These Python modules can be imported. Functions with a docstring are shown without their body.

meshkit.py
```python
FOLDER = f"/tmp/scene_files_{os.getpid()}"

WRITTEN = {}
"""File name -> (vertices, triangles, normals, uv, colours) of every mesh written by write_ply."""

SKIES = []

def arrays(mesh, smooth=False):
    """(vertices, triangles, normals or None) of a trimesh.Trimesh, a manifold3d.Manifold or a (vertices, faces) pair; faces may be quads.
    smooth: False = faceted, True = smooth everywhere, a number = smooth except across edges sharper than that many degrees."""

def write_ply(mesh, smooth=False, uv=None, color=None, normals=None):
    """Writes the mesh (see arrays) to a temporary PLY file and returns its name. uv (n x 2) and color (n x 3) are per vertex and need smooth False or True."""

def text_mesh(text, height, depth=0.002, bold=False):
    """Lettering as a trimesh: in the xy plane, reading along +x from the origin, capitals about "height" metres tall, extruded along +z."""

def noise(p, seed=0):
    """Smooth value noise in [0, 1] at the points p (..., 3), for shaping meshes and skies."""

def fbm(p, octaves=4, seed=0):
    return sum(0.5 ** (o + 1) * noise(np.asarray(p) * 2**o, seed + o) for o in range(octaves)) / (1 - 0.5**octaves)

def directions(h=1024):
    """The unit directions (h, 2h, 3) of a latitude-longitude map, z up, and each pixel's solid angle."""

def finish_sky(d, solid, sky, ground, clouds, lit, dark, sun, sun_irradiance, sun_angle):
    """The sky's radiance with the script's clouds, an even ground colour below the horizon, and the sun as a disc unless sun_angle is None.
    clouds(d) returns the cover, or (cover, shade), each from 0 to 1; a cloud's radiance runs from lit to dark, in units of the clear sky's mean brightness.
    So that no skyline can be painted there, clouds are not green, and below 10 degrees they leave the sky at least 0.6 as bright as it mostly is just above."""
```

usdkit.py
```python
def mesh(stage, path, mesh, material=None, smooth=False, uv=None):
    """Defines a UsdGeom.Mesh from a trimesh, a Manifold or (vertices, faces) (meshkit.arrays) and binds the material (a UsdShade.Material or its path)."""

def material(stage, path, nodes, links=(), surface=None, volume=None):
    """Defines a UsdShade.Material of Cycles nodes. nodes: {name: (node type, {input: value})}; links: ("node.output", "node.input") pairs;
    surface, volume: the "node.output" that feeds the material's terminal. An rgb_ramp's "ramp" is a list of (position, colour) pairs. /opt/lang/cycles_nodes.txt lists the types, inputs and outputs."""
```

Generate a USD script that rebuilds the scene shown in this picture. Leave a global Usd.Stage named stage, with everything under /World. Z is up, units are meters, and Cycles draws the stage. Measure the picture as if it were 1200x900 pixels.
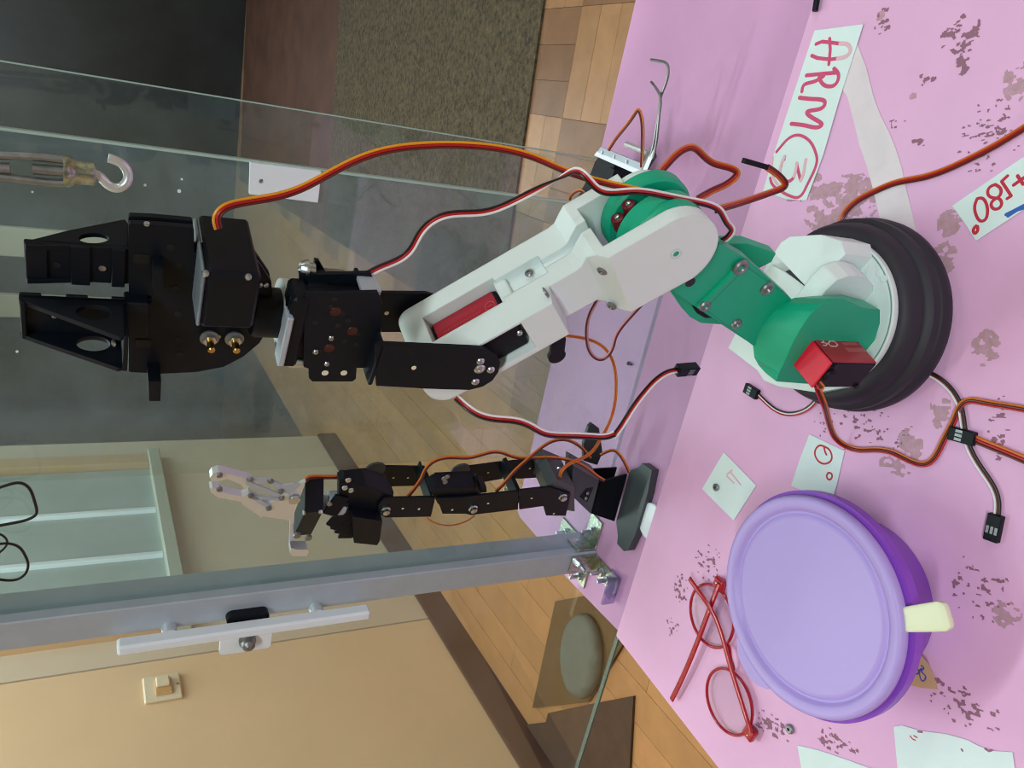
import math, random, numpy as np, trimesh, usdkit, meshkit
import shapely.geometry as sg
from shapely.ops import unary_union
from scipy.interpolate import CubicSpline
from manifold3d import Manifold, CrossSection, Mesh as MMesh
from pxr import Usd, UsdGeom, UsdLux, Sdf, Gf

random.seed(7)
RNG = np.random.default_rng(7)
stage = Usd.Stage.CreateInMemory()
UsdGeom.SetStageUpAxis(stage, UsdGeom.Tokens.z)
UsdGeom.SetStageMetersPerUnit(stage, 1.0)
WORLD = UsdGeom.Xform.Define(stage, '/World')
stage.SetDefaultPrim(WORLD.GetPrim())

# ---------------------------------------------------------------- camera (a phone turned on its side)
F, TH, CAMH, EXPOSURE = 930.0, math.radians(28.6), 0.48, 0.47
c_, s_ = math.cos(TH), math.sin(TH)
FW = np.array([0, c_, -s_]); DN = np.array([0, -s_, -c_]); RT = np.array([1.0, 0, 0]); CAM = np.array([0, 0, CAMH])
cam = UsdGeom.Camera.Define(stage, '/World/camera')
cam.CreateFocalLengthAttr(F / 1200 * 36.0); cam.CreateHorizontalApertureAttr(36.0); cam.CreateVerticalApertureAttr(27.0)
cam.CreateClippingRangeAttr(Gf.Vec2f(0.01, 100))
cam.CreateExposureAttr(EXPOSURE)
m_ = Gf.Matrix4d(1.0)
for i_, v_ in enumerate((DN, RT, -FW, CAM)):
    for j_ in range(3):
        m_[i_, j_] = float(v_[j_])
cam.AddTransformOp().Set(m_)

# ---------------------------------------------------------------- lights: ceiling tubes inferred from the shadows, plus unseen fill tubes added for brightness
CEIL = 1.95
def tube_light(name, x, y, az, length, power, color=(0.90, 1.0, 1.0), width=0.10):
    l = UsdLux.RectLight.Define(stage, '/World/' + name)
    l.CreateWidthAttr(length); l.CreateHeightAttr(width); l.CreateIntensityAttr(power)
    l.CreateColorAttr(Gf.Vec3f(*color))
    l.AddTranslateOp().Set(Gf.Vec3d(x, y, CEIL - 0.075)); l.AddRotateZOp().Set(az)
TUBES_AND_FILLS = [(-0.55, 1.45, -20, 1.2, 52), (0.75, 0.75, -20, 1.2, 9), (1.3, 3.7, -20, 1.2, 42), (-0.15, -1.2, 0, 1.2, 72), (2.6, -0.6, -20, 1.2, 35), (0.1, 4.9, -20, 1.2, 60), (-0.25, 2.6, -20, 1.2, 46), (2.0, 6.3, -20, 1.2, 45)]  # tubes behind camera, by left wall and at far end are added fill
for i_, (x_, y_, az_, l_, p_) in enumerate(TUBES_AND_FILLS):
    tube_light('tube_light' + ('_%03d' % i_ if i_ else ''), x_, y_, az_, l_, p_)

# ---------------------------------------------------------------- rays, frames
def ray(x, y): return FW + RT * ((450 - y) / F) + DN * ((x - 600) / F)
def hz(x, y, z=0.0):
    d = ray(x, y); return CAM + d * ((z - CAMH) / d[2])
def pl(x, y, p0, n):
    d = ray(x, y); return CAM + d * (np.dot(np.asarray(p0) - CAM, n) / np.dot(d, n))
class Fr:
    def __init__(s, o, ex, ey, en):
        s.o, s.ex, s.ey, s.en = [np.asarray(v, float) for v in (o, ex, ey, en)]
        s.flip = np.dot(np.cross(s.ex, s.ey), s.en) < 0
    def px(s, x, y, w=0.0):
        p = pl(x, y, s.o + s.en * w, s.en) - s.o
        return np.array([p @ s.ex, p @ s.ey])
    def pxs(s, pts, w=0.0): return np.array([s.px(x, y, w) for x, y in pts])
    def W(s, u, v, w=0.0): return s.o + s.ex * u + s.ey * v + s.en * w
    def T(s, V):
        V = np.asarray(V, float); return s.o + V[:, :1] * s.ex + V[:, 1:2] * s.ey + V[:, 2:3] * s.en
    def at(s, u, v, w=0.0): return Fr(s.W(u, v, w), s.ex, s.ey, s.en)
X3, Y3, Z3 = np.eye(3)
FZ = Fr((0, 0, 0), X3, Y3, Z3)

# ---------------------------------------------------------------- prims
MATS, COUNT, BASE = {}, {}, {}
def numbered(parent, name):
    k = COUNT.get((parent, name), 0); COUNT[(parent, name)] = k + 1
    return f'{parent}/{name}' + ('_%03d' % k if k else '')
def tag(path, label=None, category=None, group=None, kind=None):
    p = stage.GetPrimAtPath(path)
    for k, v in (('label', label), ('category', category), ('group', group), ('kind', kind)):
        if v: p.SetCustomDataByKey(k, v)
    return path
def thing(name, label=None, category=None, at=(0, 0, 0), group=None, kind=None):
    path = numbered('/World', name)
    x = UsdGeom.Xform.Define(stage, path); x.AddTranslateOp().Set(Gf.Vec3d(*map(float, at)))
    BASE[path] = np.asarray(at, float)
    return tag(path, label, category, group, kind)
def part(parent, name, label=None):
    """an Xform part that holds sub-parts"""
    path = numbered(parent, name); UsdGeom.Xform.Define(stage, path); BASE[path] = BASE.get(parent, np.zeros(3))
    return tag(path, label)
def tm(m):
    if isinstance(m, Manifold):
        q = m.to_mesh(); return trimesh.Trimesh(np.array(q.vert_properties[:, :3], float), np.array(q.tri_verts), process=False)
    if isinstance(m, tuple): return trimesh.Trimesh(np.asarray(m[0], float), np.asarray(m[1]), process=False)
    return m
def cat(*ms):
    out = []
    for m in ms: out += [tm(q) for q in m] if isinstance(m, list) else [tm(m)]
    return trimesh.util.concatenate(out)
def obj(name, mesh, mat, parent='/World', label=None, smooth=35, **kw):
    path = numbered(parent, name)
    mesh = cat(*mesh) if isinstance(mesh, list) else tm(mesh)
    v = mesh.vertices - BASE.get(parent, np.zeros(3))
    BASE[path] = BASE.get(parent, np.zeros(3))
    usdkit.mesh(stage, path, trimesh.Trimesh(v, mesh.faces, process=False), MATS[mat], smooth=smooth)
    return tag(path, label, **kw)

# ---------------------------------------------------------------- meshes
def poly(pts, holes=()):
    p = sg.Polygon(pts, holes)
    return p if p.is_valid else p.buffer(0)
def prism(fr, shape, w0, w1, holes=()):
    if not isinstance(shape, (sg.Polygon, sg.MultiPolygon)): shape = poly(shape, holes)
    ms = []
    for g in getattr(shape, 'geoms', [shape]):
        m = trimesh.creation.extrude_polygon(g, abs(w1 - w0), engine='earcut')
        V = m.vertices.copy(); V[:, 2] += min(w0, w1)
        f = m.faces[:, ::-1] if fr.flip else m.faces
        ms.append(trimesh.Trimesh(fr.T(V), f, process=False))
    return trimesh.util.concatenate(ms)
def pxprism(fr, px, wp, w0, w1, holes=(), rnd=0.0):
    p = poly(fr.pxs(px, wp), [fr.pxs(h, wp) for h in holes])
    if rnd: p = p.buffer(-rnd).buffer(2 * rnd, quad_segs=6).buffer(-rnd)
    return prism(fr, p, w0, w1)
def box(fr, u0, u1, v0, v1, w0, w1): return prism(fr, [(u0, v0), (u1, v0), (u1, v1), (u0, v1)], w0, w1)
def rbox(fr, u0, u1, v0, v1, w0, w1, r=0.001):
    """box with rounded edges"""
    b = Manifold.hull_points(np.array([[a, b, c] for a in (u0 + r, u1 - r) for b in (v0, v1) for c in (w0 + r, w1 - r)] +
                                      [[a, b, c] for a in (u0, u1) for b in (v0 + r, v1 - r) for c in (w0 + r, w1 - r)] +
                                      [[a, b, c] for a in (u0 + r, u1 - r) for b in (v0 + r, v1 - r) for c in (w0, w1)]))
    m = tm(b); f = m.faces[:, ::-1] if fr.flip else m.faces
    return trimesh.Trimesh(fr.T(m.vertices), f, process=False)
def circ(u, v, r, n=40, a0=0.0, a1=2 * math.pi):
    t = np.linspace(a0, a1, n, endpoint=abs(a1 - a0) < 6.28); return np.stack([u + r * np.cos(t), v + r * np.sin(t)], 1)
def cyl(fr, u, v, r, w0, w1, n=32): return prism(fr, circ(u, v, r, n), w0, w1)
def mani(m):
    m = tm(m); m = trimesh.Trimesh(m.vertices, m.faces, process=True); m.merge_vertices()
    if m.volume < 0: m.invert()
    return Manifold(MMesh(np.asarray(m.vertices, np.float32), np.asarray(m.faces, np.uint32)))
def diff(a, *bs):
    q = mani(a)
    for b in bs: q = q - mani(b)
    return tm(q)
def union(*ms):
    q = mani(ms[0])
    for b in ms[1:]: q = q + mani(b)
    return tm(q)
def hullpts(P): return tm(Manifold.hull_points(np.asarray(P, float)))
def loft(A, B):
    """closed solid between two outlines of as many world points"""
    A, B = np.asarray(A, float), np.asarray(B, float); k = len(A)
    nrm = np.linalg.svd(A - A.mean(0))[2]; q = (A - A.mean(0)) @ nrm[:2].T
    v2, f2 = trimesh.creation.triangulate_polygon(sg.Polygon(q), engine='earcut')
    idx = [int(np.argmin(np.hypot(*(q - p).T))) for p in v2]
    f2 = np.array(idx)[f2]
    side = [[i, (i + 1) % k, k + (i + 1) % k] for i in range(k)] + [[i, k + (i + 1) % k, k + i] for i in range(k)]
    m = trimesh.Trimesh(np.vstack([A, B]), np.vstack([side, f2, f2[:, ::-1] + k]), process=False)
    trimesh.repair.fix_normals(m)
    return m
def lathe(o, axis, prof, n=48):
    """prof: (radius, height) along axis from o"""
    axis = np.asarray(axis, float) / np.linalg.norm(axis)
    e = np.cross(axis, X3 if abs(axis[0]) < .8 else Y3); e /= np.linalg.norm(e); g = np.cross(axis, e)
    t = np.arange(n) * 2 * math.pi / n
    ring = np.cos(t)[:, None] * e + np.sin(t)[:, None] * g
    V = np.vstack([np.asarray(o) + axis * h + ring * max(r, 1e-6) for r, h in prof]); f = []
    for i in range(len(prof) - 1):
        for j in range(n):
            a, b = i * n + j, i * n + (j + 1) % n
            f += [[a, b, b + n], [a, b + n, a + n]]
    m = trimesh.Trimesh(V, f, process=False)
    return m
def curve(P, n=None, closed=False):
    P = np.asarray(P, float)
    if closed: P = np.vstack([P, P[:1]])
    d = np.r_[0, np.cumsum(np.linalg.norm(np.diff(P, axis=0), axis=1) ** 0.7 + 1e-9)]
    n = n or 6 * len(P)
    return CubicSpline(d, P, bc_type='periodic' if closed else 'natural')(np.linspace(0, d[-1], n))
def tube(P, r, k=8, caps=True, flat=None):
    """tube along points P; flat=(direction, a, b): oval section, a along direction's part across the path"""
    P = np.asarray(P, float); n = len(P)
    T = np.gradient(P, axis=0); T /= np.linalg.norm(T, axis=1, keepdims=True) + 1e-12
    if flat is None:
        N = np.cross(T[0], Z3 if abs(T[0][2]) < .9 else X3)
    V = []
    t = np.arange(k) * 2 * math.pi / k
    for i in range(n):
        if flat is not None:
            N = np.asarray(flat[0][i] if np.ndim(flat[0]) == 2 else flat[0], float)
        N = N - T[i] * (N @ T[i]); N /= np.linalg.norm(N) + 1e-12
        Bn = np.cross(T[i], N)
        ra, rb = (r, r) if flat is None else flat[1:]
        V.append(P[i] + np.cos(t)[:, None] * N * ra + np.sin(t)[:, None] * Bn * rb)
    V = np.vstack(V); f = []
    for i in range(n - 1):
        for j in range(k):
            a, b = i * k + j, i * k + (j + 1) % k
            f += [[a, b, b + k], [a, b + k, a + k]]
    if caps:
        for j in range(1, k - 1): f += [[0, j + 1, j], [(n - 1) * k, (n - 1) * k + j, (n - 1) * k + j + 1]]
    return trimesh.Trimesh(V, f, process=False)
def torus(o, axis, R, r, n=48, k=10):
    axis = np.asarray(axis, float) / np.linalg.norm(axis)
    return lathe(o, axis, [(R + r * math.cos(t), r * math.sin(t)) for t in np.linspace(0, 2 * math.pi, k + 1)], n)
def sidevec(P, ref):
    """unit vectors across the path and across ref (ref: a vector or one per point)"""
    T = np.gradient(P, axis=0); S = np.cross(T, np.broadcast_to(ref, P.shape)); return S / (np.linalg.norm(S, axis=1, keepdims=True) + 1e-9)
WIRE = dict(o='orange', r='red', b='brown', k='black', w='white', y='yellow', p='pink')
def cable(parent, P, colors, r=0.00062, ref=None, name='servo_cable', label=None, n=None, twist=None, **kw):
    """flat servo lead: side by side insulated wires, each a sub-part"""
    P = curve(P, n or 7 * len(P))
    ref = (CAM - P) if ref is None else ref
    S = sidevec(P, ref)
    if twist:                                                                              # half a turn between two points of the path
        th = np.clip((np.linspace(0, 1, len(P)) - twist[0]) / (twist[1] - twist[0]), 0, 1)[:, None] * math.pi + math.pi
        T = np.gradient(P, axis=0); T /= np.linalg.norm(T, axis=1, keepdims=True) + 1e-12
        S = S * np.cos(th) + np.cross(T, S) * np.sin(th)
    path = part(parent, name, label) if parent != '/World' else thing(name, label, **kw)
    k = len(colors)
    for i, cc in enumerate(colors):
        Q = P + S * ((i - (k - 1) / 2) * r * 1.9)
        obj(WIRE[cc] + '_wire', tube(Q, r, 7), 'wire_' + WIRE[cc], path, label=None)
    return path
def screw(parent, o, axis, r=0.0016, h=0.0012, mat='steel', name='screw', shaft=0.0):
    """pan head with a cross recess; sits on o, axis points out"""
    axis = np.asarray(axis, float) / np.linalg.norm(axis)
    o = np.asarray(o, float)
    m = [lathe(o - axis * (0.0003 + shaft), axis, [(0, 0), (r * .55, 0), (r * .55, shaft + .0003), (r, shaft + .0003), (r, shaft + h * .55), (r * .75, shaft + h), (r * .42, shaft + h * 1.08), (r * .3, shaft + h * .45), (0, shaft + h * .4)], 16)]
    return obj(name, m, mat, parent, smooth=30)
def stroke(fr, pts, width, h=0.00015, w0=0.0):
    return prism(fr, sg.LineString(pts).buffer(width / 2, quad_segs=4), w0, w0 + h)

# ---------------------------------------------------------------- materials
def lin(hx):
    if not isinstance(hx, str): return tuple(hx)
    q = [int(hx[i:i + 2], 16) / 255 for i in (0, 2, 4)]
    return tuple(v / 12.92 if v <= .04045 else ((v + .055) / 1.055) ** 2.4 for v in q)
def M(name, col, rough=0.5, metal=0.0, var=0.0, vscale=30, bump=0.0, bscale=200, bevel=0.0, spec=0.5, trans=None, col2=None, rnd=0.0, coat=0.0):
    a = np.array(lin(col)); nodes = {'p': ('principled_bsdf', {'base_color': tuple(a), 'roughness': rough, 'metallic': metal, 'specular_ior_level': spec, 'coat_weight': coat})}; links = []
    if var or col2 is not None:
        b = np.array(lin(col2)) if col2 is not None else a * (1 - var)
        hi = a if col2 is not None else np.minimum(a * (1 + var), 1)
        nodes['g'] = ('geometry', {}); nodes['nz'] = ('noise_texture', {'scale': vscale, 'detail': 5.0, 'roughness': .62})
        nodes['rp'] = ('rgb_ramp', {'ramp': [(0.3, tuple(b)), (0.7, tuple(hi))]})
        links += [('g.position', 'nz.vector'), ('nz.fac', 'rp.fac')]
        last = 'rp.color'
        if rnd:
            nodes['oi'] = ('object_info', {}); nodes['mr'] = ('map_range', {'to_min': 1 - rnd, 'to_max': 1 + rnd}); nodes['hs'] = ('hsv', {})
            links += [('oi.random', 'mr.value'), ('mr.result', 'hs.value'), (last, 'hs.color')]; last = 'hs.color'
        links.append((last, 'p.base_color'))
    nrm = None
    if bevel:
        nodes['bv'] = ('bevel', {'radius': bevel, 'samples': 4}); nrm = 'bv.bevel'
    if bump:
        nodes.setdefault('g', ('geometry', {})); nodes['bn'] = ('noise_texture', {'scale': bscale, 'detail': 3.0}); nodes['bm'] = ('bump', {'strength': bump, 'distance': 0.001})
        links += [('g.position', 'bn.vector'), ('bn.fac', 'bm.height')]
        if nrm: links.append((nrm, 'bm.normal'))
        nrm = 'bm.normal'
    if nrm: links.append((nrm, 'p.normal'))
    MATS[name] = usdkit.material(stage, '/World/Looks/' + name, nodes, links, surface='p.BSDF')
def glassmat(name, tint, ior=1.5, dust_haze=0.0, rough=0.0):
    nodes = {'t': ('transparent_bsdf', {'color': tint}), 'g': ('glossy_bsdf', {'color': (1, 1, 1), 'roughness': rough}), 'gf': ('geometry', {}), 'mi': ('map_range', {'to_min': ior, 'to_max': 1 / ior}), 'f': ('fresnel', {}), 'm': ('mix_closure', {})}
    links = [('gf.backfacing', 'mi.value'), ('mi.result', 'f.IOR'), ('f.fac', 'm.fac'), ('t.BSDF', 'm.closure1'), ('g.BSDF', 'm.closure2')]; out = 'm.closure'
    if dust_haze:  # faint dust plus a bluish diffuse veil standing for reflections on the glass
        nodes.update({'ge': ('geometry', {}), 'nz': ('noise_texture', {'scale': 7.0, 'detail': 6.0, 'roughness': .7}), 'mr': ('map_range', {'from_min': .4, 'from_max': .75, 'to_min': dust_haze * .35, 'to_max': dust_haze * 1.6, 'clamp': True}),
                      'd': ('diffuse_bsdf', {'color': (.50, .64, .74)}), 'm2': ('mix_closure', {})})
        links += [('ge.position', 'nz.vector'), ('nz.fac', 'mr.value'), ('mr.result', 'm2.fac'), ('m.closure', 'm2.closure1'), ('d.BSDF', 'm2.closure2')]; out = 'm2.closure'
    MATS[name] = usdkit.material(stage, '/World/Looks/' + name, nodes, links, surface=out)

M('pink_sheet_darker', 'C494BE', .6, var=.05, vscale=9, bump=.08, bscale=60)  # darker copy of the pink sheet, for the farther tabletop
M('pink_sheet', 'E6B2DC', .6, var=.05, vscale=9, bump=.08, bscale=60)
M('pink_torn', 'B08C92', .85, col2='C79CB4', vscale=220)
M('scuff_dark', '94687C', .8)
M('wood_leg', '8A6238', .5, var=.2, vscale=20)
M('plank_light', 'A07B58', .32, var=.12, vscale=14, rnd=.10)
M('plank_dark', '826248', .32, var=.12, vscale=14, rnd=.10)
M('plank_orange', 'AA7D50', .3, var=.12, vscale=10, rnd=.10)
M('slab', '4A3524', .7)
M('wall_orange', 'DEBF98', .45, var=.04, vscale=3)
M('wall_beige', 'CDBEA8', .5, var=.05, vscale=3)
M('wall_cream', 'E6DCC6', .7)
M('wall_dark', '262B2E', .3, var=.45, vscale=1.6)
M('ceiling_white', 'DDDDDA', .8)
M('baseboard', '4E2F22', .45, var=.2, vscale=12)
M('mat_speckle', '665A44', .95, col2='28261C', vscale=60, bump=.6, bscale=90)
M('reddish_brown', '54382B', .6, var=.3, vscale=5)
M('mat_olive', '5C4420', .8, var=.12, vscale=30)
M('mat_brown', '4A3320', .8, var=.15, vscale=20)
M('grey_light', '727D86', .4, bevel=.0005)
M('grey_green', '5E645A', .8, var=.1, vscale=30)
M('alu', 'AFBAC6', .45, .25, var=.05, vscale=40)
M('alu_bright', 'DCE2E6', .32, .65)
M('zinc', 'CFD8CC', .3, 1.0, col2='8E988C', vscale=260, bump=.3, bscale=300)
M('steel', 'C9D3DA', .28, 1.0)
M('steel_dark', '8A8C8E', .42, .8, var=.2, vscale=90)
M('brass', 'C9A257', .25, 1.0)
M('black_metal', '0A111A', .5, 0.0, spec=.22, bevel=.0006)
M('black_plastic', '0A0F18', .45, spec=.22, bevel=.0008)
M('grey_plastic', '3B4246', .4, bevel=.0006)
M('rubber', '221F2B', .6, var=.08, vscale=50, bump=.1, bscale=120)
M('white_pla', 'DCE8E8', .48, bevel=.0012, bump=.05, bscale=250)
M('white_pla_light', 'E6EEEC', .5)
M('green_pla', '00A680', .46, bevel=.001, bump=.08, bscale=300)
M('teal_line', '6E9C96', .6)
M('white_acrylic', 'E8F2FA', .3, bevel=.001)
M('red_label', 'A51A2E', .3)
M('red_case', 'DB1236', .35, bevel=.0005)
M('label_print', 'D9C2C0', .5)
M('label_print_dim', 'B4545A', .5)
M('red_frame', 'A8142B', .18, bevel=.0006, coat=.3)
M('lilac', 'B39CE2', .42)
M('violet', '8A45C4', .4)
M('cream', 'E6EBCB', .45, bevel=.001)
M('paper', 'DCEDEE', .85, var=.02, vscale=40)
M('tape', 'E2D6DF', .5, var=.06, vscale=40, bump=.3, bscale=50)
M('kraft', 'C9A27E', .85, var=.05, vscale=60)
M('ink_red', 'C2233F', .6)
M('ink_rose', 'CF4A78', .6)
M('ink_faint', 'E3B6C4', .7)
M('ink_blue', '2F5FB8', .6)
M('ink_navy', '4A4E9A', .6)
M('switch_ivory', 'DCCFB4', .4, bevel=.001)
M('switch_amber', 'C49A63', .35)
M('window_frame', 'C9A478', .5)
M('window_grey', 'AFB3A6', .5)
M('frost_pane', 'A8B4B2', .35, var=.08, vscale=4)
M('dust_white', 'E8EAEA', .9)
M('red_led', '6A101C', .3)
M('red_dark', '3A0A14', .3)
M('hole_black', '040507', .7)
for k_, h_ in dict(orange='CC6E26', red='B3191B', brown='5E1F18', black='1A1216', white='E9E6EA', yellow='E39A1E', pink='C98A96').items():
    M('wire_' + k_, h_, .38)
glassmat('glass_green', (.82, .90, .88), 1.5, .085)
glassmat('glass_clear', (.94, .96, .95), 1.5, .03)
glassmat('lens', (.95, .95, .96), 1.45)
glassmat('acrylic_clear', (.70, .64, .82), 1.5, .12)
M('glass_edge', 'A9C4BC', .25)
M('glass_edge_dark', '4E6A66', .25)
# ================================================================ the room
FLOOR = -0.75
AZR = math.radians(20.5)
w1 = np.array([math.sin(AZR), math.cos(AZR), 0]); w2 = np.array([w1[1], -w1[0], 0])      # along the left wall, and away from it
W0 = np.array([-0.81, 2.862, FLOOR])
FRM = Fr(W0, w1, w2, Z3)                                                                  # u along the wall, v into the room, w up from the floor
HC = CEIL - FLOOR
fl = thing('floor', 'polished parquet floor of basket-woven blocks and long boards', kind='structure')
obj('slab', box(FRM, -5.6, 5.4, -3.2, 5.2, -0.12, -0.006), 'slab', fl)
def seen(P, m=30):
    q = P - CAM; z = q @ FW
    if z < .1: return 0
    x, y = 600 + F * (q @ DN) / z, 450 - F * (q @ RT) / z
    return F / z if -m < x < 1200 + m and -m < y < 900 + m else 0
blocks, rest = [], []
B0 = 0.30
for i in range(-14, 18):
    for j in range(-1, 18):
        long_ = (j * B0) < 0.75                                                           # beside the wall the boards run along it
        for k in range(3):
            if long_:
                if i % 3: continue
                u0, u1, v0, v1 = i * B0 + .3 * ((j * 3 + k) % 3) , i * B0 + 3 * B0 + .3 * ((j * 3 + k) % 3), j * B0 + k * .1, j * B0 + k * .1 + .1
                mt = 'plank_orange'
            elif (i + j) % 2: u0, u1, v0, v1, mt = i * B0, i * B0 + B0, j * B0 + k * .1, j * B0 + k * .1 + .1, 'plank_dark'
            else: u0, u1, v0, v1, mt = i * B0 + k * .1, i * B0 + k * .1 + .1, j * B0, j * B0 + B0, 'plank_light'
            c = FRM.W((u0 + u1) / 2, (v0 + v1) / 2)
            blocks.append((seen(c), u0, u1, v0, v1, mt))
blocks.sort(key=lambda b: -b[0])
g_ = .0006
for n_, (sz, u0, u1, v0, v1, mt) in enumerate(blocks):
    m = box(FRM, u0 + g_, u1 - g_, v0 + g_, v1 - g_, -0.008, (n_ * 7 % 5) * .0001)
    if n_ < 280 and sz: obj('plank', m, mt, fl, smooth=False)
    else: rest.append((m, mt))
for mt in ('plank_light', 'plank_dark', 'plank_orange'):
    obj('far_planks', [m for m, t in rest if t == mt], mt, fl, smooth=False, kind='stuff')
struct = dict(kind='structure')
SEAM = -0.152
wl = thing('wall_left', 'orange-beige painted panel wall behind the glass', kind='structure')
obj('panel', box(FRM, -5.6, SEAM - .007, -.14, -.001, 0, HC), 'wall_orange', wl)
obj('batten', box(FRM, SEAM - .03, SEAM + .03, -.15, -.012, 0, HC), 'slab', wl)
obj('panel', box(FRM, SEAM, 1.51, -.14, 0, 0, HC), 'wall_beige', wl)
bl = thing('baseboard_left', 'dark brown baseboard along the orange wall', kind='structure')
obj('board', prism(Fr(W0, w2, Z3, w1), [(0, 0), (.014, 0), (.014, .09), (.008, .1), (0, .1)], -5.6, 1.51), 'baseboard', bl)
tag(obj('wall_back', box(FRM, 5.2, 5.35, -3.2, 5.2, 0, HC), 'wall_dark'), 'dark glossy blackboard-like wall at the far end of the hall', kind='structure')
tag(obj('wall_side', [box(FRM, 1.40, 1.51, -3.2, -.14, 0, HC), box(FRM, 1.4, 5.3, -3.3, -3.2, 0, HC)], 'wall_beige'), 'beige return wall behind the left wall', kind='structure')
tag(obj('wall_right', box(FRM, -5.6, 5.3, 5.2, 5.3, 0, HC), 'wall_cream'), 'pale plastered side wall', kind='structure')
tag(obj('wall_front', box(FRM, -5.7, -5.6, -.2, 5.3, 0, HC), 'wall_cream'), 'pale plastered wall behind the photographer', kind='structure')
tag(obj('ceiling', box(FRM, -5.7, 5.4, -3.3, 5.3, HC, HC + .1), 'ceiling_white'), 'white ceiling', kind='structure')

# two cream uprights against the far wall
for k, (ya, yb, lb) in enumerate([(265, 299, 'wider pale cream upright at the far dark wall'), (344, 370, 'narrower cream upright behind the gap between the black gripper jaws')]):
    A_, B_ = [FRM.px(5, y, 0) for y in (ya, yb)]
    q0, q1 = [pl(10, y, FRM.W(5.17, 0), w1) for y in (ya, yb)]
    v0, v1 = sorted([(q - W0) @ w2 for q in (q0, q1)])
    o = obj('cream_upright', rbox(FRM, 5.12, 5.2, v0, v1, 0.9, HC - .2, .006), 'wall_cream')
    tag(o, lb, 'door frame', 'cream uprights at the far wall')
# blackish slab cabinet at the far wall
# the window of the left wall
def onwall(x, y):
    p = pl(x, y, W0, w2) - W0; return p @ w1, p[2]
FW_ = Fr(W0, w1, Z3, w2)                                                                   # u along, v up, w out of the wall
wn = thing('window_1', 'pale green sliding window in the beige wall, seen through the glass screen', kind='structure')
u0, u1, z0, z1 = 0.02, 1.30, 0.17 - FLOOR, 1.15 - FLOOR
zb = .20 - FLOOR
obj('sill', rbox(FW_, u0 - .05, u1 + .02, zb - .05, zb, -.02, .05, .004), 'window_grey', wn)
obj('jamb', rbox(FW_, u1 - .10, u1, zb, z1, -.02, .035, .004), 'window_frame', wn)
obj('jamb', rbox(FW_, u0 - .05, u0, zb, z1, -.02, .035, .004), 'window_frame', wn)
obj('lintel', rbox(FW_, u0 - .05, u1, z1, z1 + .06, -.02, .035, .004), 'window_frame', wn)
mu = [u0, .44, .79, u1 - .10]
for k in range(3):
    obj('pane', box(FW_, mu[k] + .012, mu[k + 1] - .012, zb, z1, .0, .006), 'frost_pane', wn)
for k in (1, 2): obj('mullion', rbox(FW_, mu[k] - .013, mu[k] + .013, zb, z1, .0, .022, .003), 'white_acrylic', wn)
a_, b_ = onwall(28, 640), onwall(51, 661)
o = obj('paper_note', box(FW_, b_[0], a_[0], b_[1] - FLOOR, a_[1] - FLOOR, .0062, .007), 'paper')
tag(o, 'white paper square stuck on the pale green window pane', 'paper')

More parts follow.
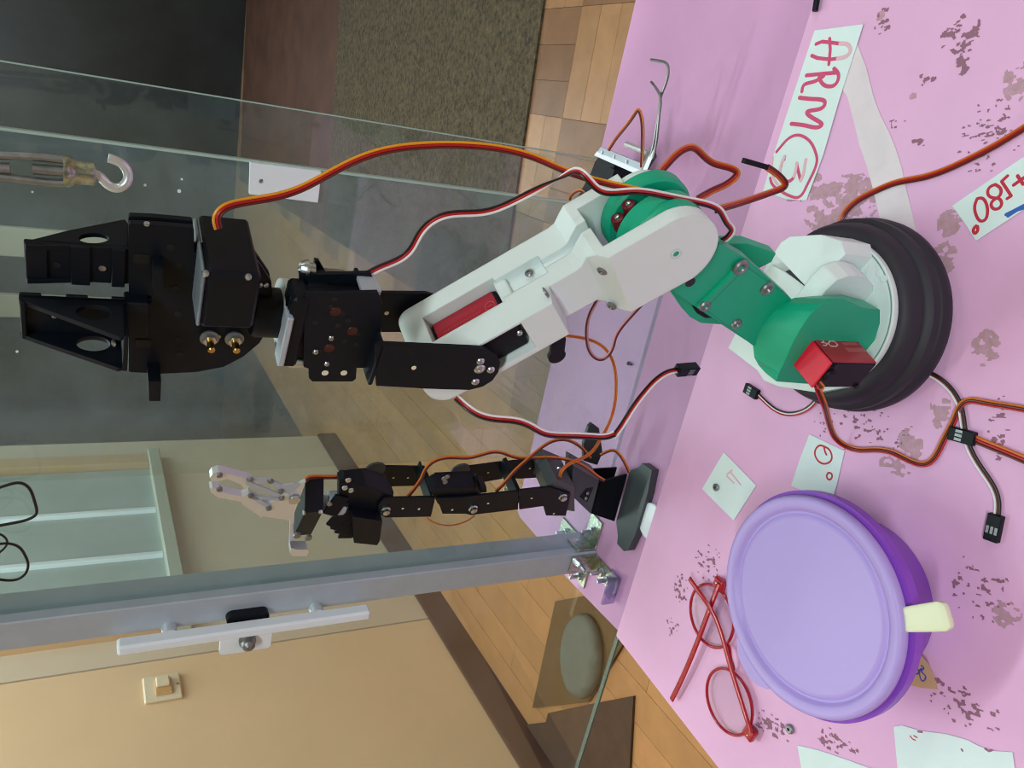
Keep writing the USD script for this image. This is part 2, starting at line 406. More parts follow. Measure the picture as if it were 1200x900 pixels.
# light switch
sw = thing('light_switch', 'ivory light switch with an amber rocker on the orange wall panel', 'light switch', at=FW_.W(-.295, .262 - FLOOR, -.001))
fs = FW_.at(-.295, .262 - FLOOR, -.001)
obj('plate', rbox(fs, -.055, .055, -.052, .052, 0, .012, .004), 'switch_ivory', sw)
obj('rocker', rbox(fs, -.04, .03, -.026, .022, .011, .019, .003), 'switch_amber', sw)
obj('rocker_tab', rbox(fs, -.012, .026, -.020, .018, .018, .030, .003), 'switch_ivory', sw)
obj('screw', lathe(fs.W(.0, -.042, .012), w2, [(0, .002), (.003, .0018), (.004, 0)], 10), 'steel_dark', sw)

# mats on the floor
def floorquad(name, px, h, mat, label, category):
    o = obj(name, prism(FZ, [hz(x, y, FLOOR)[:2] for x, y in px], FLOOR + .0006, FLOOR + h), mat); return tag(o, label, category)
def isect(a, b, c, d):
    a, b, c, d = map(np.asarray, (a, b, c, d)); t = np.linalg.solve(np.array([b - a, c - d]).T, c - a); return a + (b - a) * t[0]
gl = [hz(*q, FLOOR)[:2] for q in ((640, 0), (592, 330), (400, 0), (392, 140), (333, 243), (480, 335))]
nl = isect(gl[0], gl[1], gl[4], gl[5]); fl_ = isect(gl[2], gl[3], gl[4], gl[5])
dn = (gl[0] - gl[1]) / np.linalg.norm(gl[0] - gl[1]); df = (gl[2] - gl[3]) / np.linalg.norm(gl[2] - gl[3])
o = obj('floor_mat', prism(FZ, [nl, nl + dn * 3.0, fl_ + df * 3.2, fl_], FLOOR + .0006, FLOOR + .009), 'mat_speckle')
tag(o, 'dark speckled green-brown floor mat beyond the glass screen', 'floor mat')
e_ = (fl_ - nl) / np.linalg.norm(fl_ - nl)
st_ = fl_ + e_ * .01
o = obj('floor_runner', prism(FZ, [st_, st_ + df * 3.2, st_ + df * 3.2 + e_ * 2.9, st_ + e_ * 2.9], FLOOR + .0006, FLOOR + .006), 'reddish_brown')  # thin reddish brown strip over the floor, past the speckled mat
tag(o, 'thin dark reddish brown strip on the floor beyond the speckled mat', 'floor mat')
floorquad('floor_mat', [(654, 704), (693, 697), (735, 690), (745, 735), (693, 822), (627, 829)], .010, 'mat_olive', 'olive brown floor mat below the left corner of the pink table', 'floor mat')
floorquad('floor_mat', [(616, 849), (642, 846), (645, 835), (697, 824), (745, 815), (740, 912), (600, 912)], .008, 'mat_brown', 'dark brown stepped floor mat at the bottom edge of the photo', 'floor mat')
P_ = [hz(684 + 22 * math.cos(t) + 3, 768 + 50 * math.sin(t), FLOOR + .01) for t in np.linspace(0, 2 * math.pi, 28, endpoint=False)]
c0 = np.mean(P_, 0)
o = obj('floor_cushion', hullpts([c0 + (p - c0) * s + Z3 * h for p in P_ for s, h in ((.92, 0.0006), (1, .012), (.96, .028), (.8, .036))]), 'grey_green', smooth=60)  # grey-green oval with rounded edges, low on the floor
tag(o, 'grey-green oval lump on the olive floor mat behind the left glass pane', 'lump')

# ================================================================ the two pink tables
C0 = hz(722, 745)
e1 = np.array([math.cos(math.radians(-24.6)), math.sin(math.radians(-24.6)), 0]); e2 = np.array([-e1[1], e1[0], 0])
FT = Fr(C0, e1, -e2, Z3); FT.flip = np.dot(np.cross(FT.ex, FT.ey), FT.en) < 0
BZ = -0.04
def table(label, fr, outline, z1, th, legs, mat='pink_sheet'):
    t = thing('table', label, 'table', at=fr.W(legs[0][0], legs[0][1], 0) * [1, 1, 0] + [0, 0, FLOOR])
    p = sg.Polygon(outline); r = p.buffer(-.002).buffer(.002)
    top = prism(fr, r, z1 - th, z1)
    obj('tabletop', top, mat, t, smooth=40)
    for u, v in legs:
        obj('leg', prism(Fr(fr.W(u, v, 0) * [1, 1, 0] + [0, 0, FLOOR], e1, e2, Z3), sg.box(-.022, -.022, .022, .022).buffer(.003), 0, z1 - th - FLOOR), 'wood_leg', t)
    return t
t1 = table('nearer pink sheeted table top with the paper labels, lids and scuffs on it', FT, [(0, 0), (.80, 0), (.80, .80), (-.02, .80)], 0, .022, [(.05, .05), (.74, .05), (.74, .74), (.04, .74)])
FB = Fr(C0, e1, e2, Z3)
bk = [((hz(x, y, BZ) - C0) @ e1, (hz(x, y, BZ) - C0) @ e2) for x, y in ((745, 0), (606, 597), (609, 606), (629, 629), (664, 677), (701, 715))]
ext = bk[-1] + (np.array(bk[-1]) - bk[-2]) / np.linalg.norm(np.array(bk[-1]) - bk[-2]) * .05
t2 = table('farther, lower pink table top with the small black robot arm on it', FB, [(.95, .002), (.95, bk[0][1] + (bk[0][1] - bk[1][1]) / (bk[0][0] - bk[1][0]) * (.95 - bk[0][0])), *bk, tuple(ext), (-.035, .002)], BZ, .016, [(.06, .03), (.88, .03), (.88, .14), (.15, .19)], 'pink_sheet_darker')

# torn and scuffed places of the nearer sheet: flakes of bare board, each its own outline
def flakes(spots, z, mat, parent, seed, cell=.0011):
    shapes = []
    for si, (x, y, rx, ry, dens, fine) in enumerate(spots):
        c = hz(x, y, z)[:2]
        dx = np.linalg.norm(hz(x + 5, y, z)[:2] - hz(x - 5, y, z)[:2]) / 10; dy = np.linalg.norm(hz(x, y + 5, z)[:2] - hz(x, y - 5, z)[:2]) / 10
        R1, R2 = ry * dy, rx * dx                                                          # image y runs along world x
        gx, gy = np.arange(-R1, R1, cell), np.arange(-R2, R2, cell)
        XX, YY = np.meshgrid(gx, gy); fall = 1 - (XX / R1) ** 2 - (YY / R2) ** 2
        nn = meshkit.fbm(np.stack([(XX + c[0]) / fine, (YY + c[1]) / fine * .6, np.full_like(XX, si * 3.7)], -1), 4, seed)
        on = (nn + np.clip(fall, -1, 1) * .12 > 1 - dens) & (fall > 0)
        bs = [sg.box(c[0] + XX[i, j] - cell * .52, c[1] + YY[i, j] - cell * .52, c[0] + XX[i, j] + cell * .52, c[1] + YY[i, j] + cell * .52) for i, j in zip(*np.nonzero(on))]
        if bs:
            u = unary_union(bs).buffer(cell * .5).buffer(-cell * .45).simplify(cell * .35)
            shapes += [g for g in getattr(u, 'geoms', [u]) if g.area > cell ** 2 * 1.5]
    u = unary_union(shapes)
    return [prism(FZ, g, z + .00002, z + .00015) for g in getattr(u, 'geoms', [u])]
BIG = [(985, 240, 45, 34, .47, .0045), (1010, 225, 30, 22, .46, .004), (950, 215, 14, 12, .5, .004), (1112, 262, 14, 16, .46, .004), (1118, 258, 10, 10, .46, .004), (1105, 302, 17, 20, .47, .005), (1062, 516, 10, 12, .55, .006), (1068, 520, 14, 20, .43, .003),
       (1050, 545, 20, 14, .42, .0025), (1103, 478, 13, 16, .47, .005), (1106, 490, 13, 18, .43, .003), (1158, 404, 11, 13, .46, .004), (1155, 408, 18, 22, .43, .0035), (1190, 95, 14, 26, .44, .004), (1055, 450, 20, 12, .41, .003),
       (1180, 720, 18, 18, .42, .0025), (932, 232, 10, 12, .55, .008), (1072, 112, 6, 4, .5, .004), (1032, 18, 5, 7, .5, .004)]
FINE = [(1130, 40, 18, 24, 0.355, .0022), (1110, 45, 10, 14, 0.350, .002), (1088, 90, 12, 10, 0.370, .0025), (1128, 70, 8, 26, 0.350, .002), (1035, 25, 10, 16, 0.340, .002), (1045, 145, 16, 8, 0.340, .002), (1070, 168, 20, 8, 0.340, .0022),
        (798, 690, 8, 18, 0.370, .0018), (788, 735, 8, 12, 0.340, .0018), (1150, 690, 40, 40, 0.290, .0018), (1130, 830, 40, 26, 0.27, .0018), (980, 870, 30, 14, 0.330, .002), (1010, 500, 60, 30, 0.290, .0018),
        (905, 850, 24, 14, 0.30, .0018), (830, 660, 18, 22, 0.295, .002), (1160, 160, 40, 50, 0.285, .0018), (1170, 500, 20, 40, 0.295, .0018), (1100, 800, 8, 5, 0.370, .002)]
obj('torn_patch', flakes(BIG, 0, 'pink_torn', t1, 3, .0008), 'pink_torn', t1, smooth=False, kind='stuff')
obj('scuff_mark', flakes(FINE, .0001, 'scuff_dark', t1, 11, .0006), 'scuff_dark', t1, smooth=False, kind='stuff')

# ================================================================ glass screen with its aluminium post
pf = hz(700, 646, BZ)
PO = pf - e1 * .014 + e2 * .014                                                            # foot of the post, its middle
FP = Fr(PO, e1, Z3, e2)                                                                    # u along the screen, v up, w away
TOPZ = 1.6
gs = thing('glass_screen', 'glass screen on a square aluminium post with a white pull handle', 'glass screen', at=PO)
obj('post', diff(rbox(FP, -.014, .014, 0, TOPZ, -.014, .026, .0012), box(FP, -.0122, .0122, .003, TOPZ + .1, -.0122, .0242)), 'alu', gs)
pane = lambda u0, u1, v0, v1, w, t=.003: box(FP, u0, u1, v0, v1, w - t, w + t)
obj('glass_pane', pane(.0145, .397, .0002, TOPZ, 0), 'glass_green', gs, label='greenish glass pane right of the aluminium post, behind the robot arms')
obj('pane_edge', box(FP, .3972, .3990, .0002, TOPZ, -.003, .003), 'glass_edge', gs)
obj('glass_pane', prism(FP, [(-.70, -.083), (-.09, -.083), (-.09, .0002), (-.0145, .0002), (-.0145, TOPZ), (-.70, TOPZ)], -.003, .003), 'glass_clear', gs, label='clear glass pane left of the aluminium post, reaching below the table edge')
obj('pane_edge', box(FP, -.70, -.09, -.086, -.0832, -.003, .003), 'glass_edge_dark', gs)
GW = .20
ue = FP.px(0, 72, GW)[0]
o = thing('glass_sheet', 'second upright glass sheet, whose thin edge shows above the greenish pane', 'glass sheet', at=FP.W(.2, FLOOR - BZ, GW))
obj('glass_pane', pane(ue - .40, ue, FLOOR - BZ + .0002, TOPZ, GW, .002), 'glass_clear', o)
obj('pane_edge', box(FP, ue + .0001, ue + .0011, FLOOR - BZ + .0002, TOPZ, GW - .002, GW + .002), 'glass_edge', o)
# pull handle with lock plate, on the left pane
def fp(x, y, w):
    return FP.px(x, y, w)
hd = part(gs, 'pull_handle', 'white pull handle with a lock plate')
hw = -.030
hA, hB = FP.pxs([(137, 757), (432, 718)], hw)
obj('bar', rbox(FP, (hA[0] + hB[0]) / 2 - .005, (hA[0] + hB[0]) / 2 + .005, hB[1], hA[1], hw - .007, hw + .007, .002), 'white_acrylic', hd)
ub = (hA[0] + hB[0]) / 2
for x, y in ((200, 748), (374, 726)):
    v = FP.px(x, y, hw)[1]; obj('standoff', lathe(FP.W(ub, v, hw + .005), e2, [(0, 0), (.0065, 0), (.0065, .0225), (0, .0225)], 20), 'alu_bright', hd)
k0, k1 = FP.px(256, 766, hw + .006), FP.px(318, 738, hw + .006)
obj('lock_plate', prism(FP, sg.box(k0[0] + .001, k1[1], ub - .004, k0[1]).buffer(-.004).buffer(.004), hw + .002, hw + .006), 'white_acrylic', hd)
kc = FP.px(290, 751, hw)
obj('lock_cylinder', lathe(FP.W(kc[0], kc[1], hw + .002), -e2, [(.0075, 0), (.0075, .004), (.006, .006), (.0055, .010), (.0045, .011), (.0022, .0125), (0, .0122)], 24), 'steel_dark', hd)
s0, s1 = FP.px(262, 729, hw + .012), FP.px(317, 722, hw + .012)
obj('lock_body', prism(FP, sg.LineString([(ub + .004, s0[1] - .008), (ub + .004, s1[1] + .008)]).buffer(.006), hw + .008, hw + .018), 'black_plastic', hd)  # dark strip modelled in place of the shadow between bar and post
# white clamp plate on the pane's edge
cpx = FP.pxs([(293, 190), (376, 200), (372, 237), (292, 227)], -.006)
o = obj('clamp_plate', prism(FP, poly(cpx, [circ(*FP.px(306, 212, -.006), .0018, 12)]), -.0078, -.0034), 'white_acrylic', gs, label='white acrylic clamp plate with one hole')
# bright specks stuck on the panes
sp = []
for x, y in [(38, 225), (110, 15), (145, 52), (176, 100), (240, 26), (200, 17), (30, 10), (375, 70), (405, 62), (170, 217), (210, 224), (213, 210), (20, 412), (345, 140), (300, 142), (130, 97), (90, 55), (60, 30)]:
    q = FP.px(x, y, -.0034); r = .0006 + .0009 * ((x * 7 + y) % 5) / 5
    if q[0] < .395: sp.append(prism(FP, sg.Point(*q).buffer(r, quad_segs=2), -.0036, -.00302))
obj('dust_speck', sp, 'dust_white', gs, kind='stuff')
o2 = []
for x, y in [(38, 25), (110, 15), (145, 52), (176, 100), (240, 26), (375, 70), (130, 97), (90, 55), (60, 30), (20, 60), (65, 12), (160, 40)]:
    pass
# zinc brackets at the foot of the post
def bracket(name, o, ex, ey, L, Wd, H, t=.0022, holes=()):
    """L bracket: a leg of length L lying along ex, Wd wide along ey, and an upright of height H at o"""
    f = Fr(o, ex, ey, Z3); b = part(gs, name)
    obj('angle_plate', union(rbox(f, 0, L, -Wd / 2, Wd / 2, 0, t, .0006), rbox(f, 0, t, -Wd / 2, Wd / 2, 0, H, .0006)), 'zinc', b)
    for u, z, d in holes:
        if d: obj('bolt', [lathe(f.W(u, 0, t), Z3, [(0, 0), (.0065, 0), (.0065, .001), (.005, .001), (.005, .0045), (.0024, .005), (.0024, .016), (0, .0165)], 6)], 'steel', b, smooth=False)
        else: obj('bolt', [lathe(f.W(t, 0, z), ex, [(0, 0), (.006, 0), (.006, .001), (.0048, .001), (.0048, .004), (.0024, .0045), (.0024, .013), (0, .0135)], 6)], 'steel', b, smooth=False)
    return b
bracket('bracket', FP.W(.0002, 0.0003, -.0145), -e2, e1, .050, .022, .034, holes=[(.020, 0, 1), (.034, 0, 1), (0, .022, 0)])
bracket('bracket', FP.W(.0145, 0.0003, .000), e1, e2, .036, .024, .026, holes=[(.018, 0, 1), (0, .016, 0)])
bracket('bracket', FP.W(.0, 0.0003, .0262), e2, e1, .036, .022, .034, holes=[(.020, 0, 1), (0, .02, 0)])
bracket('bracket', FP.W(-.0145, .0003, .0), -e1, e2, .026, .022, .028, holes=[(.016, 0, 1), (0, .016, 0)])
ac = Fr(FP.W(.0, .0028, -.064), -e2, e1, Z3)
obj('acrylic_stop', union(rbox(ac, .0, .004, -.017, .017, 0, .016, .0006), rbox(ac, -.014, .002, -.017, .017, 0, .003, .0006)), 'acrylic_clear', gs, label='clear acrylic stop in front of the zinc bracket')
# ================================================================ the robot arm in front: tyre base, green and white printed links, black metal gripper
n3 = np.array([.70711, .70711, 0]); a3 = np.array([.70711, -.70711, 0])                    # joint axis (away from the camera), and across it
B1 = np.array([.048, .361, 0])
FA = Fr(B1, a3, Z3, n3)                                                                    # s, z, w
FS = lambda s: Fr(B1 + a3 * s, n3, Z3, a3)                                                 # plane across: w, z, s
arm = thing('robot_arm', 'large robot arm with white and green printed links on a black tyre base', 'robot arm', at=B1)
# --- base: a rubber tyre lying flat
tz = [(.030, .0), (.058, .0), (.0625, .003), (.0655, .007), (.066, .012), (.0645, .0155), (.0625, .0165), (.0645, .018), (.0645, .024), (.062, .0268), (.0595, .0275), (.0612, .029), (.0605, .036), (.058, .0405), (.0545, .0425), (.048, .043), (.040, .041), (.030, .041), (.030, .0)]
obj('tyre', lathe(B1 + np.array([-.001, .004, 0]), Z3, tz, 96), 'rubber', arm)
DC = B1 + np.array([-.001, -.001, 0])
obj('turntable_disc', lathe(DC, Z3, [(0, .0425), (.0488, .0425), (.0490, .0440), (.0490, .0468), (.0484, .0475), (.0478, .0475), (.0476, .0470), (.0468, .0470), (.0466, .0475), (0, .0475)], 96), 'white_pla', arm)
obj('disc_seam', lathe(DC, Z3, [(.0467, .0469), (.0467, .0472), (.0477, .0472), (.0477, .0469)], 96), 'teal_line', arm)
obj('base_plate', prism(FZ, [hz(x, y, .047)[:2] for x, y in ((863, 392), (855, 408), (889, 434), (897, 446), (914, 453), (960, 460), (996, 453), (985, 300), (930, 285), (905, 300))], .0360, .0485), 'white_pla', arm)
obj('screw_boss', [lathe(hz(x, y, .0475), Z3, [(0, .0005), (.0022, .0004), (.0026, -.0004)], 14) for x, y in ((1035, 327), (1030, 320))], 'white_pla', arm)
# white servo housing standing on the disc, behind the green bracket
hp = lambda x, y, z: hz(x, y, z)
def solid(*pz): return hullpts([hz(x, y, z) for x, y, z in pz])
tp = [(907, 297), (915, 284), (926, 277), (962, 275), (986, 282), (991, 298), (972, 316), (946, 337)]
hous = loft([hz(x, y, .078 - max(0, x - 940) * .00012) for x, y in tp], [np.r_[hz(x, y, .078 - max(0, x - 940) * .00012)[:2], .046] for x, y in tp])
obj('servo_housing', hous, 'white_pla', arm, smooth=30)
SP = np.array([.004, .083])                                                                # shoulder pivot, s and z
obj('round_boss', prism(FA, sg.Polygon([(-.005, .046), (.030, .046), (.036, .051), (.0405, .060), (.042, .070), (.0415, .078), (.038, .085), (.030, .088), (0, .088)]).buffer(-.003).buffer(.003, quad_segs=8), -.0185, -.004), 'white_pla', arm)
obj('servo_bed', hullpts([hz(x, y, z) for x, y in ((893, 322), (905, 310), (965, 345), (950, 362), (915, 350)) for z in (.046, .062)]), 'white_pla', arm)
obj('housing_slot', prism(FZ, [hz(x, y, .0625)[:2] for x, y in ((920, 318), (925, 316), (946, 333), (945, 337))], .0600, .0624), 'rubber', arm)  # dark sliver laid in as the shade of the gap under the housing
# --- green shoulder bracket: a thick rounded cheek
cheekN = [(910, 447), (913, 437), (919, 425), (925, 411), (931, 398), (938, 386), (945, 375), (953, 365), (962, 357), (974, 350), (988, 350), (1011, 361), (1031, 363), (1031, 379), (1026, 396), (1021, 409), (1000, 430), (949, 450)]
cheekB = [(897, 437), (889, 428), (884, 419), (882.5, 405), (885, 394), (891, 382), (899, 371), (908, 362), (919, 354), (931, 349), (952, 347), (985, 345), (1012, 352), (1012, 365), (1008, 382), (1003, 392), (985, 412), (935, 438)]
wN, wB = -.041, -.021
A_ = [FA.W(*FA.px(x, y, wN), wN) for x, y in cheekN]; B_ = [FA.W(*FA.px(x, y, wB), wB) for x, y in cheekB]
obj('shoulder_cheek', loft(A_, B_), 'green_pla', arm, smooth=30)
# red servo pushed through the cheek
sv = part(arm, 'shoulder_servo', 'red and black servo motor with printed label')
fsv = FA.at(-.001, .061, -.060)
obj('body', rbox(fsv, -.0102, .0102, 0, .0385, 0, .024, .0008), 'black_plastic', sv)
obj('red_cap', rbox(fsv, -.0101, .0101, .0386, .0402, -.0002, .024, .0005), 'red_case', sv)
obj('label', box(fsv, .0102, .0106, .0005, .0385, .0004, .0215), 'red_label', sv)
obj('body_band', rbox(fsv, -.0108, -.0098, .004, .036, .004, .022, .0003), 'black_plastic', sv)
fql = FS(.00961)
C4 = lambda pts: [fql.px(860 + x / 5.625, 320 + y / 5.625, 0) for x, y in pts]
obj('numeral', stroke(fql, C4([(560, 440), (592, 443), (588, 456), (578, 458), (600, 460), (616, 466), (606, 478), (590, 476)]), .0008, .0001), 'label_print', sv)
obj('numeral', stroke(fql, C4([(640, 447), (664, 452), (684, 472), (672, 484), (640, 482), (622, 466), (630, 450), (640, 447)]), .0009, .0001), 'label_print', sv)
obj('print_bar', [prism(fql, poly(C4(q)), 0, .0001) for q in ([(706, 457), (800, 457), (826, 476), (732, 476)], [(730, 494), (850, 494), (880, 520), (756, 520)])], 'label_print_dim', sv)
for du, dv in ((.0085, .0355), (-.0085, .002)):
    obj('case_screw', lathe(fsv.W(du, dv, .0002), -n3, [(.0018, 0), (.0018, .0012), (0, .0013)], 12), 'black_plastic', sv)
obj('cable_grommet', lathe(fsv.W(.001, .0345, .002), -n3, [(.0042, 0), (.0042, .003), (.003, .0045), (0, .0045)], 16), 'black_plastic', sv)

# --- green lower link
gN = [(783, 338), (843, 285), (876, 304), (927, 350), (916, 368), (893, 404), (882, 404), (850, 383), (817, 361)]
wg = -.021
obj('link_plate', union(pxprism(FA, gN, wg, wg, wg + .008), pxprism(FA, [(822, 358), (873, 311), (927, 350), (916, 368), (893, 404), (882, 404)], wg, wg - .0012, wg + .003)), 'green_pla', arm)
obj('link_ledge', pxprism(FA, [(817, 360), (868, 309), (872, 313), (822, 363)], wg - .001, wg - .0022, wg + .002), 'green_pla', arm)
tubeG = pxprism(FA, [(786, 341), (792, 349), (799, 361), (809, 372), (822, 379), (850, 381), (862, 376), (830, 335)], wg + .008, wg + .0085, wg + .020, rnd=.002)
obj('link_drum', tubeG, 'green_pla', arm)
obj('drum_bore', pxprism(FA, [(813, 361), (818, 369), (828, 375), (838, 375), (830, 366)], wg + .006, wg + .0078, wg + .0088), 'black_plastic', arm)
farG = [(843, 286), (876, 285.5), (908, 297), (902, 307), (886, 314), (868, 306), (850, 310)]
obj('link_plate', pxprism(FA, [(843, 286), (876, 285.5), (909, 297), (904, 307), (886, 316), (862, 315), (842, 300)], .014, .014, .022), 'green_pla', arm)
obj('link_web', pxprism(FA, [(800, 318), (842, 287), (858, 300), (812, 345)], -.012, -.012, .014), 'green_pla', arm)
for x, y, r in ((866, 311, .0046), (897, 336, .0042), (824, 356, .0036), (861, 377, .0034)):
    q = FA.px(x, y, wg); obj('screw', lathe(FA.W(*q, wg - .001), -n3, [(r, 0), (r, .0012), (r * .8, .0022), (r * .5, .0020), (r * .3, .0006), (0, .0005)], 18), 'steel_dark', arm)
q = FA.px(809, 331, wg); obj('bore', lathe(FA.W(*q, wg), -n3, [(.0030, 0), (.0028, .0003), (0, .0001)], 18), 'rubber', arm)
# elbow drum: two green half drums on the elbow axis, with a gap
e0 = EB = np.array([.04924, .21869])
t_ = math.radians(133.5)
Ld = a3 * math.cos(t_) + Z3 * math.sin(t_); Pd = a3 * math.sin(t_) - Z3 * math.cos(t_)
FL = Fr(B1 + a3 * EB[0] + Z3 * EB[1], Ld, Pd, n3)                                          # along the white link, across it, along the joint
mm = .001
drum = lambda w0, w1, r: lathe(FL.W(0, 0, w0), n3, [(0, 0), (r - .0015, 0), (r, .0015), (r, w1 - w0 - .0015), (r - .0015, w1 - w0), (0, w1 - w0)], 64)
obj('elbow_drum', drum(-.0165, -.002, .0228), 'green_pla', arm)
obj('elbow_drum', drum(.0045, .0142, .0242), 'green_pla', arm)
obj('elbow_core', drum(-.002, .005, .016), 'black_plastic', arm)
for x, y in ((736, 238), (723, 254)):
    p = FL.px(x, y, .0015)
    obj('cap_screw', lathe(FL.W(p[0], p[1] - .004, .0015), Pd, [(.0036, -.004), (.0036, .003), (.0032, .0036), (.0016, .0038), (.0012, .0022), (0, .002)], 18), 'red_led', arm)
    obj('screw_tip', lathe(FL.W(p[0] , p[1] -.0005, .0015), Pd, [(.0016, 0), (.0012, .001), (0, .0012)], 12), 'steel', arm)

# --- white upper link: fork, waist and servo cradle, printed in one
def lp(pts): return [(u * mm, v * mm) for u, v in pts]
arc = lambda u, v, r, a0, a1, n=12: list(map(tuple, circ(u, v, r, n, math.radians(a0), math.radians(a1))))
out_fork = arc(0, 0, 23, 100, 260, 20) + [(36, -22), (41, -17), (44, -13), (120, -13)] + arc(131, 0, 13, -90, 0, 8)[2:] + arc(134, 4, 10, 0, 90, 8) + [(48, 14), (44, 15), (40, 19), (36, 22.5), (22, 22.5)]
body = prism(FL, lp(out_fork), -.026, .022)
cut = [prism(FL, sg.box(-.04, -.04, .004, .04).difference(sg.Point(0, 0).buffer(.0185, quad_segs=16)), .0144, .03),
       prism(FL, lp([(-40, -40), (27, -40), (31, -10), (31, 40), (-40, 40)]), -.0175, .0145),                         # fork gap
       box(FL, .086, .1285, -.05, .05, -.0085, .0105),                                                              # servo slot
       hullpts([FL.W(u * mm, v * mm, w * mm) for v in (-40, 40) for u, w in ((31, -27), (66, -27), (31, -30), (66, -30), (40, -15), (63, -15))]),                  # waist
       box(FL, .084, .117, -.0095, .0125, -.04, -.010),                                                             # window
       box(FL, .030, .075, .011, .04, -.002, .004),
       box(FL, .060, .0875, .0085, .04, -.006, .008)]
linkm = diff(body, *cut)
linkm = union(linkm, rbox(FL, .0805, .0875, -.010, .0115, -.006, .0105, .001))
obj('upper_link', linkm, 'white_pla', arm, smooth=30)
pv = FL.px(792, 297, -.026)
obj('pivot_hole', [lathe(FL.W(*pv, -.0262), -n3, [(.0028, 0), (.0028, .0004), (.0016, .0003), (.0016, -.001)], 20)], 'white_pla', arm)
obj('pivot_pin', lathe(FL.W(*pv, -.0262), -n3, [(.0017, 0), (.0016, .0002), (0, .0002)], 16), 'green_pla', arm)
for (x, y, w_, ax) in [(706, 317, -.0195, Ld * .8 - n3 * .6), (717, 358, -.0195, Ld * .8 - n3 * .6)]:
    q = FL.px(x, y, w_); screw(arm, FL.W(*q, w_), ax, .0029, .0016, 'steel_dark')
for (x, y) in [(642, 341), (660, 383)]:
    q = FL.px(x, y, -.020); screw(arm, FL.W(.0665, q[1], -.020), -Ld, .0029, .0014, 'steel_dark')
for (x, y) in [(675, 284), (620, 320)]:
    q = pl(x, y, FL.W(0, .011, 0), Pd); screw(arm, q, Pd, .0024, .0012, 'steel_dark')
us = part(arm, 'wrist_servo', 'red labelled servo seated in the white link')
obj('body', rbox(FL, .0885, .1275, -.030, .006, -.0083, .0103, .0008), 'black_plastic', us)
obj('label', box(FL, .0905, .1265, .006, .0064, -.008, .0098), 'red_label', us)
fl2 = Fr(FL.W(.126, .00645, .0), -Ld, n3, Pd)
obj('label_print', [stroke(fl2, [(.004 + .0022 * k, -.0035 + .002 * (k % 3 - 1) * .3), (.005 + .0022 * k, -.0028 + .001 * (k % 2))], .0004, .00008) for k in range(11)] +
    [stroke(fl2, [(.004 + .0019 * k, .0005), (.0049 + .0019 * k, .0013)], .0004, .00008) for k in range(12)] + [stroke(fl2, circ(.0315, .001, .0028, 20), .0004, .00008), stroke(fl2, [(.0300, .001), (.033, .001)], .0004, .00008)], 'label_print_dim', us)
obj('shaft_case', rbox(FL, .0860, .116, -.0088, .0118, -.0215, -.0085, .0008), 'black_plastic', us)
q_ = FL.px(612, 393, -.022)
screw(arm, FL.W(.0875, .002, -.0215), -n3, .0018, .0012)
obj('horn_disc', prism(FL, unary_union([sg.Point(*FL.px(653, 418, -.010)).buffer(.0052), sg.LineString([FL.px(653, 418, -.010), FL.px(655, 400, -.010)]).buffer(.0042)]), -.010, -.0075), 'black_plastic', arm, label='small round black servo horn under the white link')

# --- black U bracket from the link's servo up to the wrist
wu = -.030
ub_near = [(440, 404), (445, 403), (560, 408), (572, 410), (582, 416), (586, 425), (584, 436), (577, 446), (566, 453), (550, 457), (500, 455.5), (441, 452)]
hol = [[(485 + 3 * math.cos(t), 431 + 3 * math.sin(t)) for t in np.linspace(0, 6.2, 10)]]
obj('bracket_plate', pxprism(FA, ub_near, wu, wu, wu + .0022), 'black_metal', arm)
wf = .026
obj('bracket_plate', pxprism(FA, [(444, 343.5), (500, 344), (520, 350), (530, 365), (525, 380), (505, 389), (447, 389)], wf, wf, wf + .0022), 'black_metal', arm)
NA, NB = FA.px(441, 404, wu), FA.px(441, 452, wu)
zt = (NA[1] + NB[1]) / 2 + .001
s0, s1 = min(NA[0], NB[0]), max(NA[0], NB[0])
obj('bracket_bridge', rbox(FA, s0, s1, zt - .0022, zt, wu, wf + .0022, .0006), 'black_metal', arm)
for (x, y, r) in [(563, 423, .0022), (575, 433, .0022), (557, 447, .0022), (562, 432, .0030)]:
    q = FA.px(x, y, wu); screw(arm, FA.W(*q, wu), -n3, r, .0014)
for (x, y) in [(485, 431), (523, 432)]:
    q = FA.px(x, y, wu); obj('bolt_hole', [lathe(FA.W(*q, wu), -n3, [(.0013, 0), (.0012, .0002), (0, .0002)], 14)], 'wall_cream' if x < 500 else 'black_plastic', arm)
q = FA.px(453, 367, wf); obj('bolt_hole', [lathe(FA.W(*q, wf), -n3, [(.0013, 0), (.0012, .0002), (0, .0002)], 14)], 'wall_cream', arm)

# --- wrist: servo in a black bracket
ww = -.020                                                                                 # face of the wrist bracket
def R(px, w, w0, w1, **k): return pxprism(FA, px, w, w0, w1, **k)
obj('wrist_plate', R([(382, 345), (443, 343), (447, 352), (446, 431), (418, 431), (417, 444), (413, 447), (366, 447), (362, 443), (362, 432), (356, 430), (357, 344)], ww, ww, ww + .0022, rnd=.0004), 'black_metal', arm)
obj('wrist_servo_body', rbox(FA, *sorted([FA.px(350, 425, ww)[0], FA.px(350, 352, ww)[0]]), FA.px(440, 390, ww)[1], FA.px(334, 390, ww)[1], ww + .0023, ww + .0135, .001), 'black_plastic', arm)
obj('wrist_cover', rbox(FA, *sorted([FA.px(350, 430, ww)[0], FA.px(350, 349, ww)[0]]), FA.px(356, 390, ww)[1], FA.px(335, 390, ww)[1], ww - .001, ww + .0150, .0015), 'black_plastic', arm)
obj('wrist_back', R([(382, 345), (443, 343), (447, 352), (446, 431), (362, 432), (357, 344)], ww, ww + .0140, ww + .0160), 'black_metal', arm)
